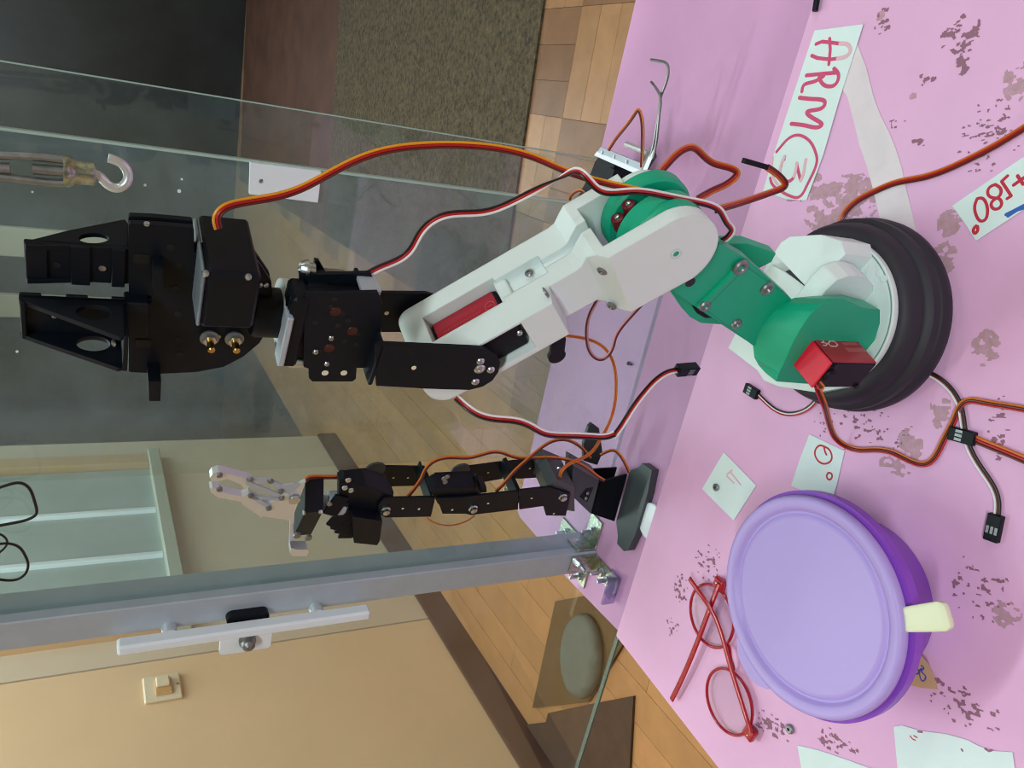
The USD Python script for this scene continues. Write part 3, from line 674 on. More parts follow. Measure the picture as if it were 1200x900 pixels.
# flange with two zinc screws at the far (right) side
qf = FA.px(368, 330, .0)
obj('wrist_flange', prism(FA, sg.box(qf[0] - .004, qf[1] - .004, qf[0] + .004, qf[1] + .004).buffer(.001), -.010, .003), 'black_metal', arm)
obj('flange_tab', R([(368, 302), (373, 303), (384, 322), (383, 346), (374, 346), (366, 312)], .006, .004, .0062), 'black_metal', arm)
for x, y in ((358, 315), (363, 327)):
    q = FA.px(x, y, -.002); obj('flange_bolt', lathe(FA.W(*q, -.002) - Z3 * .004, Z3, [(.0030, 0), (.0030, .003), (.0042, .003), (.0042, .0042), (.0028, .0065), (.0012, .007), (0, .006)], 16), 'steel', arm)
obj('flange_pin', lathe(FA.W(*FA.px(393, 319, .006), .006), -Z3 * 1.0, [(0, -.008), (.0016, -.008), (.0016, .004), (0, .004)], 12), 'steel_dark', arm)
for x, y in ((393, 365), (413, 388), (386, 408)):
    q = FA.px(x, y, ww); obj('red_hole', [lathe(FA.W(*q, ww), -n3, [(.0026, 0), (.0024, .0003), (0, .0001)], 16)], 'red_dark', arm)
for x, y in ((388, 360), (401, 368), (396, 382), (408, 376), (420, 392), (404, 400), (418, 404), (390, 398), (370, 378), (374, 412), (392, 346 + 5)):
    q = FA.px(x, y, ww); obj('vent_hole', [lathe(FA.W(*q, ww), -n3, [(.0013, 0), (.0012, .00015), (0, .0001)], 12)], 'hole_black', arm)
for x, y in ((381, 437), (403, 437)):
    q = FA.px(x, y, ww); obj('bolt_hole', [lathe(FA.W(*q, ww), -n3, [(.0017, 0), (.0016, .0002), (0, .0002)], 14)], 'wall_cream', arm)
for x, y in ((383, 426), (370, 412), (388, 396)):
    q = FA.px(x, y, ww); screw(arm, FA.W(*q, ww), -n3, .0014, .0012)
q = FA.px(349, 431, ww); obj('flange_bolt', lathe(FA.W(*q, ww + .004) - Z3 * .003, Z3, [(.003, 0), (.003, .006), (.0016, .008), (0, .008)], 12), 'steel', arm)
obj('side_flange', prism(FS(FA.px(440, 352, ww)[0] + .0005), sg.box(ww + .004, FA.px(446, 350, ww)[1], ww + .014, FA.px(428, 350, ww)[1]).buffer(.001), 0, .002), 'alu', arm)
obj('name_plate', rbox(FA, FA.px(332, 425, ww)[0], FA.px(332, 368, ww)[0], FA.px(337, 400, ww)[1], FA.px(329, 400, ww)[1], ww - .003, ww + .006, .0006), 'alu', arm)
# neck disc
zc = FA.px(324, 360, .0)
obj('neck_disc', lathe(FA.W(zc[0], zc[1] - .0045, -.004), Z3, [(0, 0), (.0155, 0), (.0160, .001), (.0160, .004), (0, .005)], 40), 'white_pla', arm)
obj('neck_collar', lathe(FA.W(zc[0], zc[1] - .001, -.004), Z3, [(0, 0), (.0110, 0), (.0115, .001), (.0115, .011), (.0105, .013), (0, .013)], 40), 'black_metal', arm)

# --- gripper palm, its servo and two jaws
wp = -.006
palm = [(151, 262), (178, 263), (190, 264), (227, 267), (228, 296), (298, 301), (306, 312), (318, 330), (320, 356), (316, 382), (304, 402), (285, 418), (262, 430), (230, 436), (190, 438), (151, 436), (151, 355), (177, 355), (177, 346), (151, 346)]
obj('palm_plate', R(palm, wp, wp, wp + .0025, rnd=.001), 'black_metal', arm)
obj('palm_plate', R(palm, wp, wp + .005, wp + .0075, rnd=.001), 'black_metal', arm)
obj('palm_tab', R([(172, 425), (173, 448), (186, 448), (187, 425)], wp, wp - .012, wp), 'black_metal', arm)
obj('palm_tab', R([(178, 300), (190, 300), (190, 330), (178, 330)], wp, wp - .009, wp), 'black_metal', arm)
obj('palm_bridge', R([(158, 300), (176, 300), (176, 343), (158, 343)], wp, wp + .0025, wp + .005), 'black_metal', arm)
for (x, y) in [(209, 312), (206, 338), (208, 368), (208, 398), (210, 415), (200, 290)]:
    q = FA.px(x, y, wp); obj('vent_hole', [lathe(FA.W(*q, wp), -n3, [(.0016, 0), (.0015, .0002), (0, .0001)], 12)], 'hole_black', arm)
for x, y in ((166, 303), (168, 402)):
    q = FA.px(x, y, wp); obj('jaw_slot', prism(FA, sg.box(q[0] - .0022, q[1] - .003, q[0] + .0022, q[1] + .003), wp - .0004, wp), 'hole_black', arm)
gsv = part(arm, 'gripper_servo', 'black servo motor on the gripper palm')
svx = sorted([FA.px(270, 386, wp - .02)[0], FA.px(270, 322, wp - .02)[0]])
z_hi, z_lo = FA.px(238, 355, wp - .02)[1], FA.px(302, 355, wp - .02)[1]
obj('body', rbox(FA, svx[0], svx[1], z_lo, z_hi, wp - .020, wp, .0015), 'black_plastic', gsv)
obj('side_case', rbox(FA, svx[1] - .002, svx[1] + .0005, z_lo + .0005, z_hi - .0005, wp - .019, wp + .020, .0012), 'black_plastic', gsv)
obj('top_plate', rbox(FA, svx[0] + .0004, svx[1] - .0006, z_hi, z_hi + .0015, wp - .0195, wp + .019, .0006), 'grey_light', gsv)
for x, y in ((241, 322), (291, 326)):
    q = FA.px(x, y, wp - .02); obj('case_screw', lathe(FA.W(q[0] + .0002, q[1], wp - .0195), a3 - n3, [(.0015, 0), (.0013, .0008), (0, .001)], 12), 'steel', gsv)
for x, y in ((245, 388), (274, 389)):
    q = FA.px(x, y + 4, wp)
    b = part(arm, 'brass_bolt', 'brass bolt with a washer')
    ax = (-a3 * .25 - n3 * .75 + Z3 * 0); ax = ax / np.linalg.norm(ax)
    ax = a3 * .9 - n3 * .45; ax /= np.linalg.norm(ax)
    o_ = FA.W(*q, wp - .002)
    obj('washer', lathe(o_, -n3, [(0, 0), (.0042, 0), (.0042, .0008), (0, .0008)], 24), 'steel_dark', b)
    obj('nut', lathe(o_, -n3, [(0, 0), (.0030, 0), (.0030, .0028), (0, .0028)], 6), 'steel', b, smooth=False)
    obj('shank', lathe(o_, -n3, [(0, 0), (.0016, 0), (.0016, .0085), (.0012, .009), (0, .009)], 14), 'brass', b)
for x, y in ((305, 334), (312, 334), (256, 394), (172, 262)):
    q = FA.px(x, y, wp); screw(arm, FA.W(*q, wp), -n3, .0012, .001)
# jaw A (farther right): grip face towards the camera-left, a slanted cheek with an oval hole
wa = -.004
def jaw(facePX, w, sgn, cheeks, lab):
    pass
ja = part(arm, 'gripper_jaw', 'right gripper jaw with a ribbed grip face')
zt_, zb_ = FA.px(29, 310, wa)[1], FA.px(150, 310, wa)[1]
zz = lambda x: FA.px(x, 310, wa)[1]
ss = lambda y, x=100: FA.px(x, y, wa)[0]
sR, sL = ss(288), ss(331)
obj('grip_face', rbox(FA, sL, sR, zb_, zt_, wa, wa + .002, .0004), 'black_metal', ja)
for i, (xa, xb) in enumerate(((30, 56), (83, 106), (131, 147))):
    obj('grip_rib', rbox(FA, sL - .0008, sR, zz(xb), zz(xa), wa - .0012, wa, .0003), 'black_metal', ja)
fq = FS(sR)
def fpx(x, y): return fq.px(x, y, 0)
ck = [fpx(30, 288), fpx(29, 283), fpx(80, 270), fpx(146, 257), fpx(150, 262), fpx(150, 288)]
ell = [fpx(110 + 18 * math.cos(t), 279 + 6 * math.sin(t)) for t in np.linspace(0, 2 * math.pi, 24, endpoint=False)]
obj('jaw_cheek', prism(fq, poly(ck, [ell]), -.002, 0), 'black_metal', ja)
obj('jaw_cheek', prism(FS(sL), poly(ck, [ell]), 0, .002), 'black_metal', ja)
ck_w = max(p[0] for p in ck)
obj('jaw_root', rbox(FA, sL, sR, zz(176), zb_ + .001, wa, wa + .012, .0006), 'black_metal', ja)
for x, y in ((67, 310), (120, 314)):
    q = FA.px(x, y, wa); obj('vent_hole' if x < 100 else 'pin', [lathe(FA.W(*q, wa - .0002), -n3, [(.0014, 0), (.0013, .0003), (0, .0002)], 12)], 'hole_black' if x < 100 else 'steel', ja)
# jaw B (nearer left): an open channel
jb = part(arm, 'gripper_jaw', 'left gripper jaw, an open wedge-shaped channel')
wb = -.012
sR2, sL2 = FA.px(100, 353, wb)[0], FA.px(100, 394, wb)[0]
zt2, zb2 = FA.px(23, 350, wb)[1], FA.px(149, 350, wb)[1]
obj('grip_face', rbox(FA, sL2, sR2, zb2, zt2, wb, wb + .002, .0004), 'black_metal', jb)
for i, (xa, xb) in enumerate(((22, 48), (77, 103), (131, 148))):
    obj('grip_rib', rbox(FA, sL2, sR2 + .0006, FA.px(xb, 345, wb)[1], FA.px(xa, 345, wb)[1], wb + .002, wb + .0035, .0003), 'black_metal', jb)
fr2 = FS(sR2)
c2 = [fr2.px(22, 345, 0), fr2.px(22, 351, 0), fr2.px(140, 395, 0), fr2.px(148, 393, 0), fr2.px(149, 351, 0)]
dj = (wb - c2[2][0]) * .72
e2_ = [(wb - .44 * dj + .30 * dj * math.cos(t), zb2 + .012 + .0062 * math.sin(t)) for t in np.linspace(0, 2 * math.pi, 24, endpoint=False)]
obj('jaw_cheek', prism(fr2, poly(c2, [e2_]), -.002, 0), 'black_metal', jb)
fl3 = FS(sL2)
c3 = [(wb, c2[0][1]), (wb - .002, c2[0][1]), *[tuple(p) for p in c2[2:4]], (wb, c2[4][1])]
obj('jaw_cheek', prism(fl3, poly(c3, [e2_]), 0, .002), 'black_metal', jb)
wend = min(p[0] for p in c2)
obj('jaw_end', rbox(FA, sL2, sR2, zb2, zb2 + .002, wend, wb, .0004), 'black_metal', jb)
obj('jaw_end', rbox(FA, sL2, sR2, zt2 - .002, zt2, wb - .003, wb, .0004), 'black_metal', jb)
obj('jaw_root', rbox(FA, sL2, sR2, FA.px(176, 345, wb)[1], zb2 + .001, wb, wb + .008, .0006), 'black_metal', jb)
q = FA.px(132, 401, wb - .005); screw(jb, FA.W(q[0], zb2 + .004, wb - .006), Z3, .0024, .0016)
q = FA.px(64, 370, wb); screw(jb, FA.W(*q, wb), -n3, .0013, .001)
# --- the leads of the front arm
def cp(fr, pts): return [fr.W(*fr.px(x, y, w), w) for x, y, w in pts]
cable(arm, cp(FA, [(256, 268, -.002), (254, 256, -.001), (260, 246, 0), (280, 238, .004), (320, 231, .008), (350, 222, .012), (378, 208, .015), (410, 191, .018), (445, 178, .02), (490, 171, .022), (540, 170, .022), (585, 174, .022), (625, 184, .02), (660, 199, .018), (700, 212, .014), (735, 220, .006), (770, 228, .004)]), 'yrb', .00062, label='yellow, red and brown lead arching from the gripper servo to the elbow')
cable(arm, cp(FA, [(425, 326, -.006), (432, 321, -.004), (450, 312, 0), (470, 303, .004), (482, 292, .006), (491, 276, .008), (503, 262, .01), (520, 253, .011), (545, 250, .012), (570, 248, .012), (600, 237, .012), (635, 219, .010), (660, 206, .006), (676, 200, .001), (686, 206, -.003), (698, 219, -.006), (710, 225, -.008), (740, 224, -.010), (775, 228, -.010), (805, 234, -.011), (832, 240, -.012), (845, 248, -.012), (853, 262, -.012), (858, 271, -.011), (852, 279, -.010), (843, 284, -.006)]), 'wrk', .00062, twist=(.40, .52), label='white, red and black lead draped over the elbow')
cable(arm, cp(FA, [(757, 218, .028), (770, 206, .034), (785, 189, .040), (800, 176, .046), (812, 173, .048), (824, 182, .048), (838, 192, .048), (856, 197, .046), (864, 203, .044), (857, 212, .042), (838, 222, .036), (818, 233, .028)]), 'orb', .0007, label='orange and brown lead looped beyond the elbow')
cable(arm, cp(FA, [(838, 246, .006), (860, 240, .014), (885, 232, .024), (908, 224, .03), (920, 217, .032), (916, 209, .033), (908, 202, .034), (899, 196, .034)]), 'orb', .0007, label='orange and brown lead with a black plug beyond the elbow')
def plug(parent, p, d, up, L=.014, Wd=.0078, T=.0027, mat='black_plastic', label=None):
    d = np.asarray(d, float) / np.linalg.norm(d); up = np.asarray(up, float); sd = np.cross(d, up); sd /= np.linalg.norm(sd); up = np.cross(sd, d)
    f = Fr(p, d, sd, up); b = part(parent, 'plug', label)
    obj('housing', rbox(f, 0, L, -Wd / 2, Wd / 2, -T / 2, T / 2, .0004), mat, b)
    obj('contact', [box(f, L * .45, L * .72, y - Wd * .1, y + Wd * .1, T / 2, T / 2 + .00015) for y in (-Wd * .3, 0, Wd * .3)], 'steel_dark', b)
    return b
p0, p1 = cp(FA, [(899, 196, .034), (871, 188, .036)])
plug(arm, p0, p1 - p0, np.array([.2, .3, .9]), np.linalg.norm(p1 - p0), .0030, .0034)
# lead of the shoulder servo, down to the table and off to the right edge
top3 = [fsv.W(-.0062, .0375, .001), fsv.W(-.0066, .0365, -.0022)]
ref_up = None
pd = [hz(958, 452, .083), hz(963, 467, .07), hz(969, 485, .045), hz(974, 503, .02), hz(984, 518, .006)] + [hz(x, y, .0022) for x, y in ((1000, 526), (1020, 527), (1042, 529), (1062, 538), (1082, 544), (1094, 537), (1106, 515), (1117, 494), (1124, 478), (1133, 470), (1150, 471), (1180, 476), (1215, 482))]
cable(arm, top3 + pd, 'obr', .0007, label='orange, red and brown lead of the red servo running across the pink table')
# lead out of the lower end of the white link, with a fold and a plug
pq = cp(FA, [(535, 466, -.022), (545, 475, -.028), (562, 486, -.034), (585, 491, -.038), (605, 493, -.040), (622, 499, -.042), (637, 507, -.044), (660, 510, -.044), (690, 511, -.044), (712, 511, -.044), (720, 508, -.044)])
cable(arm, pq, 'wrk', .0007, label='white, red and black lead hanging from the white link')
pr = cp(FA, [(719, 512, -.044), (728, 500, -.040), (742, 478, -.034), (758, 457, -.028), (772, 443, -.024), (784, 436, -.022), (793, 434, -.021)])
cc = cable(arm, pr, 'krw', .00062, label='black, red and white lead ending in a black plug in mid air')
p0, p1 = cp(FA, [(793, 434, -.021), (816, 432, -.020)])
plug(arm, p0, p1 - p0, -n3, np.linalg.norm(p1 - p0), .0062, .0062)

# ================================================================ loose leads on the nearer table
def tcable(pts, colors, r, label, group=None, z=.0016):
    return cable('/World', [hz(*(q if len(q) == 3 else (*q, z))) for q in pts], colors, r, ref=np.array([0, 0, 1.0]), name='servo_lead', label=label, category='cable', at=(0, 0, 0))
l1 = tcable([(1143, 515), (1160, 522), (1180, 530), (1215, 545)], 'orb', .0009, 'short orange, red and brown lead with a black plug at the right edge')
plug(l1, hz(1143, 515, .0024), hz(1114, 507, .0024) - hz(1143, 515, .0024), Z3, .0165, .0085, .0040)
l2 = tcable([(1050, 437, .012), (1066, 436, .008), (1085, 437, .004), (1104, 447), (1118, 462), (1126, 480), (1130, 505), (1138, 530), (1152, 553), (1165, 574), (1169, 590), (1168, 606)], 'kbw', .00075, 'dark lead with a black plug, curving from the tyre past the crossing orange lead')
plug(l2, hz(1168, 603, .0024), hz(1162, 632, .0024) - hz(1168, 603, .0024), Z3, .0165, .0085, .0042)
l3 = tcable([(888, 462), (896, 470), (908, 480), (922, 485), (938, 483), (952, 474), (962, 461), (972, 452, .004)], 'kwr', .0006, 'thin white and dark lead with a black plug, left of the tyre')
plug(l3, hz(888, 463, .0024), hz(866, 449, .0024) - hz(888, 463, .0024), Z3, .0145, .0082, .0042)
l4 = tcable([(1215, 140), (1190, 156), (1165, 171), (1140, 184), (1110, 198), (1080, 208), (1050, 214), (1025, 224), (1003, 236), (988, 252), (982, 268, .004), (978, 285, .01)], 'bro', .00075, 'brown and orange lead from the upper right corner to the tyre')
l5 = thing('cable_end', 'short black cable end over the back edge of the nearer table, at the top edge', 'cable', at=hz(957, 5, .002))
obj('sleeve', tube([hz(960, -22, .003), hz(958, -5, .003), hz(955, 13, .003)], .0022, 10), 'black_plastic', l5)

# ================================================================ purple food box, the handle under its lid
bx = thing('food_box', 'round purple plastic food box with a lilac lid', 'food container', at=(-.146, .368, 0))
bc = np.array([-.146, .368, 0])
obj('body', lathe(bc, Z3, [(0, .0), (.050, .0), (.053, .0025), (.0575, .020), (.0640, .034), (.0690, .0435), (.0745, .045), (.0748, .0525), (.0720, .0530), (.066, .0535), (0, .0535)], 96), 'violet', bx)
lid = part(bx, 'lid', 'lilac lid with a recessed middle and a lift tab')
obj('cover', lathe(bc, Z3, [(.0690, .0536), (.0712, .0540), (.0720, .0550), (.0720, .0580), (.0714, .0598), (.0702, .0608), (.0680, .0610), (.0645, .0602), (.0628, .0592), (.0617, .0572), (.0605, .0568), (.0595, .0574), (.0585, .0582), (.056, .0585), (0, .0588)], 128), 'lilac', lid, smooth=50)
td = hz(872, 792, .055) - bc; ang = math.atan2(td[1], td[0])
ft_ = Fr(bc + Z3 * .0540, np.array([math.cos(ang), math.sin(ang), 0]), np.array([-math.sin(ang), math.cos(ang), 0]), Z3)
tabp = [(.066, -.021), (.0715, -.019), (.0785, -.011), (.0802, -.004), (.0802, .004), (.0785, .011), (.0715, .019), (.066, .021)]
obj('lift_tab', prism(ft_, sg.Polygon(tabp).buffer(.001), 0, .0045), 'lilac', lid)
kn = thing('knife', 'cream plastic knife handle sticking out from under the lilac lid', 'cutlery', at=hz(1060, 728, .057))
kA, kB = hz(1050, 727, .0555), hz(1113, 721, .0535)
kd = (kB - kA) / np.linalg.norm(kB - kA); ks = np.cross(Z3, kd); ks /= np.linalg.norm(ks); ku = np.cross(kd, ks)
fk = Fr(kA, kd, ks, ku); LK = np.linalg.norm(kB - kA)
obj('handle', hullpts([fk.W(u, v * wd, h) for u, wd, t in ((-.001, .0066, .0022), (LK * .6, .0078, .0034), (LK * .9, .0082, .0034), (LK * .98, .0066, .0028), (LK, .0045, .002)) for v in (-1, -.8, .8, 1) for h in ((-t * .6, t * .6) if abs(v) == 1 else (-t, t))]), 'cream', kn, smooth=40)

# ================================================================ red eyeglasses, folded
gl_ = thing('eyeglasses', 'folded red eyeglasses with round lenses on the pink table', 'eyeglasses', at=hz(840, 760, 0))
LC = [hz(833.5, 721.5, .004), hz(854, 822, .004)]
g1 = (LC[1] - LC[0]) / np.linalg.norm(LC[1] - LC[0]); g2 = np.cross(Z3, g1)
fr_ = part(gl_, 'front_frame')
for k, c in enumerate(LC):
    obj('rim', torus(c, Z3, .0264, .0013, 64, 10), 'red_frame', fr_)
    obj('lens', lathe(c, Z3, [(0, .0006), (.0258, .0002), (.0258, -.0010), (0, -.0006)], 48), 'lens', gl_)
md = (LC[0] + LC[1]) / 2
obj('bridge', tube(curve([LC[0] + g1 * .0235 + g2 * .011, LC[0] + g1 * .0265 + g2 * .0135, md + g2 * .015 + Z3 * .002, LC[1] - g1 * .0265 + g2 * .0135, LC[1] - g1 * .0235 + g2 * .011], 24), .0017, 8), 'red_frame', fr_)
TA = [hz(880, 862, .006), hz(843, 682, .006)]
for k, (c, e) in enumerate(zip((LC[1], LC[0]), TA)):
    d = e - c; d[2] = 0; d /= np.linalg.norm(d); s = np.cross(Z3, d)
    f = Fr(e - Z3 * .004, d, s, Z3)
    obj('end_piece', rbox(f, -.008, .003, -.0058, .0058, .0, .0055, .0012), 'red_frame', fr_)
    obj('rivet', [lathe(f.W(-.002, y, .0055), Z3, [(.0007, 0), (.0006, .0002), (0, .0003)], 8) for y in (-.002, .002)], 'steel', fr_)
def temple(pts, zs):
    P = curve([hz(x, y, z) for (x, y), z in zip(pts, zs)], 40)
    T = np.gradient(P, axis=0); side = np.cross(T, Z3)
    V = []; 
    for i, p in enumerate(P):
        t = i / 39; w = .0030 - .0009 * math.sin(t * math.pi) if t < .75 else .0024 + .0006 * (t - .75) / .25
        V.append(w)
    secs = []
    m = tube(P, 1, 8, flat=(side, .0027, .0011)); return m
obj('temple', temple([(880, 858), (868, 820), (855, 778), (845, 742), (833, 714), (820, 695), (808, 678)], [.0085, .009, .0095, .0105, .011, .011, .010]), 'red_frame', gl_)
obj('temple', temple([(843, 684), (832, 712), (820, 745), (808, 775), (797, 800), (787, 820)], [.0075, .0078, .0075, .007, .006, .005]), 'red_frame', gl_)

# ================================================================ papers, tape and tag on the nearer table
def paper(name, px, mat, label, category, z=.0004, t=.0003, marks=()):
    c = np.mean([hz(x, y, 0) for x, y in px], 0)
    o = thing(name, label, category, at=(c[0], c[1], z))
    obj('sheet', prism(FZ, [hz(x, y, z)[:2] for x, y in px], z, z + t), mat, o, smooth=False)
    for nm, ink, w, strokes in marks:
        z_ = z + t + .00004 * marks.index((nm, ink, w, strokes))
        obj(nm, prism(FZ, unary_union([sg.LineString([hz(x, y, z + t)[:2] for x, y in s]).buffer(w / 2, quad_segs=4) for s in strokes]), z + t - .0001, z_ + .0001), ink, o, smooth=False)
    return o
def cr(ox, oy, sc, pts): return [(ox + x / sc, oy + y / sc) for x, y in pts]
K = lambda pts: cr(860, 0, 3.529, pts)
sm = lambda pts, n=24: [tuple(p) for p in curve(np.array([(x, y, 0) for x, y in pts]), n)[:, :2]]
paper('tape_strip', K([(512, 185), (548, 280), (578, 400), (608, 480), (642, 545), (672, 620), (694, 690), (708, 760), (726, 832), (742, 900), (755, 960), (745, 1000), (722, 1030), (660, 1010), (630, 960), (604, 900), (590, 840), (572, 765), (548, 680), (520, 600), (496, 500), (470, 400), (452, 375), (430, 300)]), 'tape', 'torn whitish tape strip running from the paper label to the tyre', 'tape', z=.0002)
N3 = lambda pts: cr(890, 130, 7.5, pts)
pa = paper('paper_label', K([(335, 126), (536, 100), (505, 200), (440, 400), (370, 640), (300, 829), (215, 824), (122, 790), (165, 640), (250, 380)]), 'paper', 'long white paper label reading ARM 3 in pink marker', 'paper label', z=.0008, marks=[
    ('letter', 'ink_rose', .0026, [K([(340, 182), (365, 172), (400, 176), (452, 182)]), K([(322, 230), (345, 240), (398, 246), (440, 240)]), K([(396, 160), (399, 205), (393, 266)])]),
    ('letter_faded', 'ink_faint', .0030, [sm(K([(440, 180), (472, 186), (482, 208), (466, 232), (430, 242)]))]),
    ('letter', 'ink_rose', .0028, [K([(300, 312), (360, 306), (426, 300)]), sm(K([(414, 284), (432, 306), (428, 338), (408, 356), (374, 352), (352, 322)])), sm(K([(372, 314), (330, 338), (290, 352), (282, 378)]))]),
    ('letter', 'ink_rose', .0030, [sm(K([(272, 404), (330, 410), (376, 420), (372, 440), (335, 455), (302, 464), (330, 490), (364, 516), (350, 526), (300, 520), (238, 512)]), 50)]),
    ('circle', 'ink_rose', .0022, [sm(N3([(150, 360), (200, 300), (260, 240), (335, 212), (400, 232), (450, 275), (485, 340), (505, 410), (500, 470), (465, 560), (415, 660), (370, 740), (330, 762), (270, 748), (215, 722), (150, 680), (110, 640), (95, 590)]), 60)]),
    ('numeral', 'ink_rose', .0026, [sm(N3([(190, 580), (205, 605), (240, 620), (280, 608), (305, 575)])), sm(N3([(328, 460), (335, 500), (350, 560), (362, 612)])), N3([(222, 405), (218, 425)]), N3([(192, 478), (186, 500)])]),
    ('numeral_faded', 'ink_faint', .0026, [sm(N3([(222, 408), (200, 450), (186, 500), (182, 540), (190, 580)])), sm(N3([(305, 575), (318, 530), (326, 490), (328, 460)])), sm(N3([(362, 612), (385, 560), (398, 490), (408, 430)]))]),
    ('circle_faded', 'ink_faint', .0020, [sm(K([(160, 650), (158, 700), (166, 740), (188, 772)]))])])
K7 = lambda pts: cr(1000, 60, 3.75, pts)
paper('paper_label', K7([(435, 680), (560, 594), (740, 470), (830, 440), (835, 640), (750, 696), (540, 834), (500, 770)]), 'paper', 'white paper label reading 180 degrees in red pen with a blue stroke', 'paper label', marks=[
    ('sign', 'ink_red', .0020, [K7([(705, 588), (750, 556)]), K7([(722, 548), (746, 584)])]),
    ('numeral', 'ink_red', .0018, [K7([(678, 548), (652, 572), (672, 602), (694, 636), (676, 648)])]),
    ('numeral', 'ink_red', .0018, [sm(K7([(624, 586), (598, 600), (592, 628), (612, 644), (640, 648), (652, 668), (640, 690), (616, 692), (606, 672), (620, 652), (644, 634), (648, 606), (624, 586)]), 60)]),
    ('numeral', 'ink_red', .0018, [sm(K7([(545, 648), (534, 680), (540, 720), (560, 746), (580, 740), (590, 706), (584, 668), (566, 646), (545, 648)]), 50)]),
    ('degree_sign', 'ink_red', .0018, [sm(K7([(540, 768), (528, 786), (534, 800), (546, 790), (546, 770)]), 24)]),
    ('blue_stroke', 'ink_blue', .0018, [K7([(672, 718), (700, 704), (770, 668)]), K7([(680, 724), (720, 698), (790, 676)])])])
K6 = lambda pts: cr(880, 360, 3.75, pts)
paper('paper_label', K6([(258, 558), (412, 632), (385, 750), (358, 860), (178, 785), (215, 670)]), 'paper', 'white paper label reading 0 degrees in red pen beside the lilac lid', 'paper label', marks=[
    ('numeral', 'ink_red', .0014, [sm(K6([(328, 616), (302, 608), (282, 632), (290, 668), (320, 688), (350, 676), (355, 650), (340, 622), (316, 610)]), 50), K6([(322, 618), (326, 636), (332, 648)])]),
    ('degree_sign', 'ink_red', .0013, [sm(K6([(340, 728), (333, 744), (344, 758), (356, 748), (352, 730), (340, 728)]), 30)])])
pn = paper('paper_note', [(848.5, 530), (886.5, 569), (860, 610), (823, 573)], 'paper', 'small square paper note with a nut lying on it', 'paper note', marks=[('faint_letter', 'ink_faint', .0014, [[(856, 553), (868, 568)], [(852, 558), (860, 566)], [(858, 551), (852, 556)]])])
nut = thing('nut', 'small steel nut lying on the square paper note', 'nut', at=hz(840, 571, .0008))
obj('ring', lathe(hz(840, 571, .0008), Z3, [(.0011, 0), (.0030, 0), (.0032, .0005), (.0032, .0018), (.0028, .0022), (.0013, .0022), (.0011, .0018), (.0011, 0)], 20), 'steel_dark', nut)
nut = thing('nut', 'small steel nut lying on the pink sheet below the lilac lid', 'nut', at=hz(926.5, 854, .0))
obj('ring', lathe(hz(926.5, 854, .0003), Z3, [(.0011, 0), (.0028, 0), (.0036, .0005), (.0036, .0020), (.0028, .0026), (.0013, .0026), (.0011, .0018), (.0011, 0)], 20), 'steel_dark', nut)
K8 = lambda pts: cr(880, 780, 3.75, pts)
paper('paper_sheet', K8([(205, 350), (300, 372), (420, 412), (540, 456), (640, 520), (640, 620), (240, 620), (222, 450)]), 'paper', 'white paper sheet cut off by the bottom edge, left of the larger one', 'paper')
paper('paper_sheet', K8([(628, 268), (664, 262), (700, 272), (745, 286), (860, 300), (952, 326), (1000, 352), (1062, 374), (1150, 380), (1160, 450), (1175, 640), (690, 640), (645, 450)]), 'paper', 'larger white paper sheet with a ragged edge and a red mark at the bottom', 'paper', marks=[('red_mark', 'ink_red', .0008, [K8([(700, 310), (710, 322), (722, 328)]), K8([(716, 308), (730, 316)])]), ('grime', 'scuff_dark', .0012, [K8([(1030, 366), (1046, 376), (1058, 372)]), K8([(735, 290), (752, 292)]), K8([(926, 368), (930, 374)])])])
tagp = [(1074, 762), (1087, 777), (1094, 793), (1099, 808), (1080, 806), (1056, 801), (1048, 780)]
zt3 = [.007, .006, .005, .0035, .0012, .0006, .004]
tg = thing('price_tag', 'small kraft paper tag with blue handwriting tucked under the purple box', 'paper tag', at=hz(1075, 788, 0))
Q = np.array([hz(x, y, z) for (x, y), z in zip(tagp, zt3)])
nn_ = np.linalg.svd(Q - Q.mean(0))[2][2]; nn_ *= np.sign(nn_[2])
ft2 = Fr(Q.mean(0), np.cross(Y3, nn_) / np.linalg.norm(np.cross(Y3, nn_)), np.cross(nn_, np.cross(Y3, nn_) / np.linalg.norm(np.cross(Y3, nn_))), nn_)
obj('card', pxprism(ft2, tagp, 0, -.0003, 0), 'kraft', tg, smooth=False)
KB = lambda pts: cr(760, 540, 2.727, pts)
obj('handwriting', [stroke(ft2, [ft2.px(x, y, 0) for x, y in s], .0010, .0001, 0) for s in (sm(KB([(872, 655), (880, 662), (872, 672), (886, 690), (876, 704), (868, 690), (866, 672), (872, 664)])), sm(KB([(866, 672), (856, 664), (850, 674), (858, 682), (864, 672)])), sm(KB([(848, 660), (846, 678), (840, 664), (836, 680), (830, 662), (822, 668)])))], 'ink_navy', tg, smooth=False)

# screw lying on the farther table
sc = thing('screw', 'small black screw lying on the farther pink table', 'screw', at=hz(737, 425, BZ))
obj('head', lathe(hz(737, 426, BZ + .0022), np.array([.3, .9, 0]), [(0, 0), (.0022, 0), (.0022, .0012), (0, .0018)], 12), 'black_plastic', sc)
obj('thread', lathe(hz(737, 426, BZ + .0022), -np.array([.3, .9, 0]), [(0, 0), (.0011, 0), (.0011, .005), (0, .006)], 10), 'black_plastic', sc)
# ================================================================ the small black robot arm on the farther table
O2 = hz(740, 600, -.03)
F2 = Fr(O2, a3, Z3, n3)
arm2 = thing('robot_arm', 'small all-black robot arm with a silver two-finger claw near the aluminium post', 'robot arm', at=F2.W(.066, BZ - F2.o[2], 0))
def Q2(px, w, w0, w1, **k): return pxprism(F2, px, w, w0, w1, **k)
def p2(x, y, w): return F2.W(*F2.px(x, y, w), w)
NW, FWD = -.022, .022
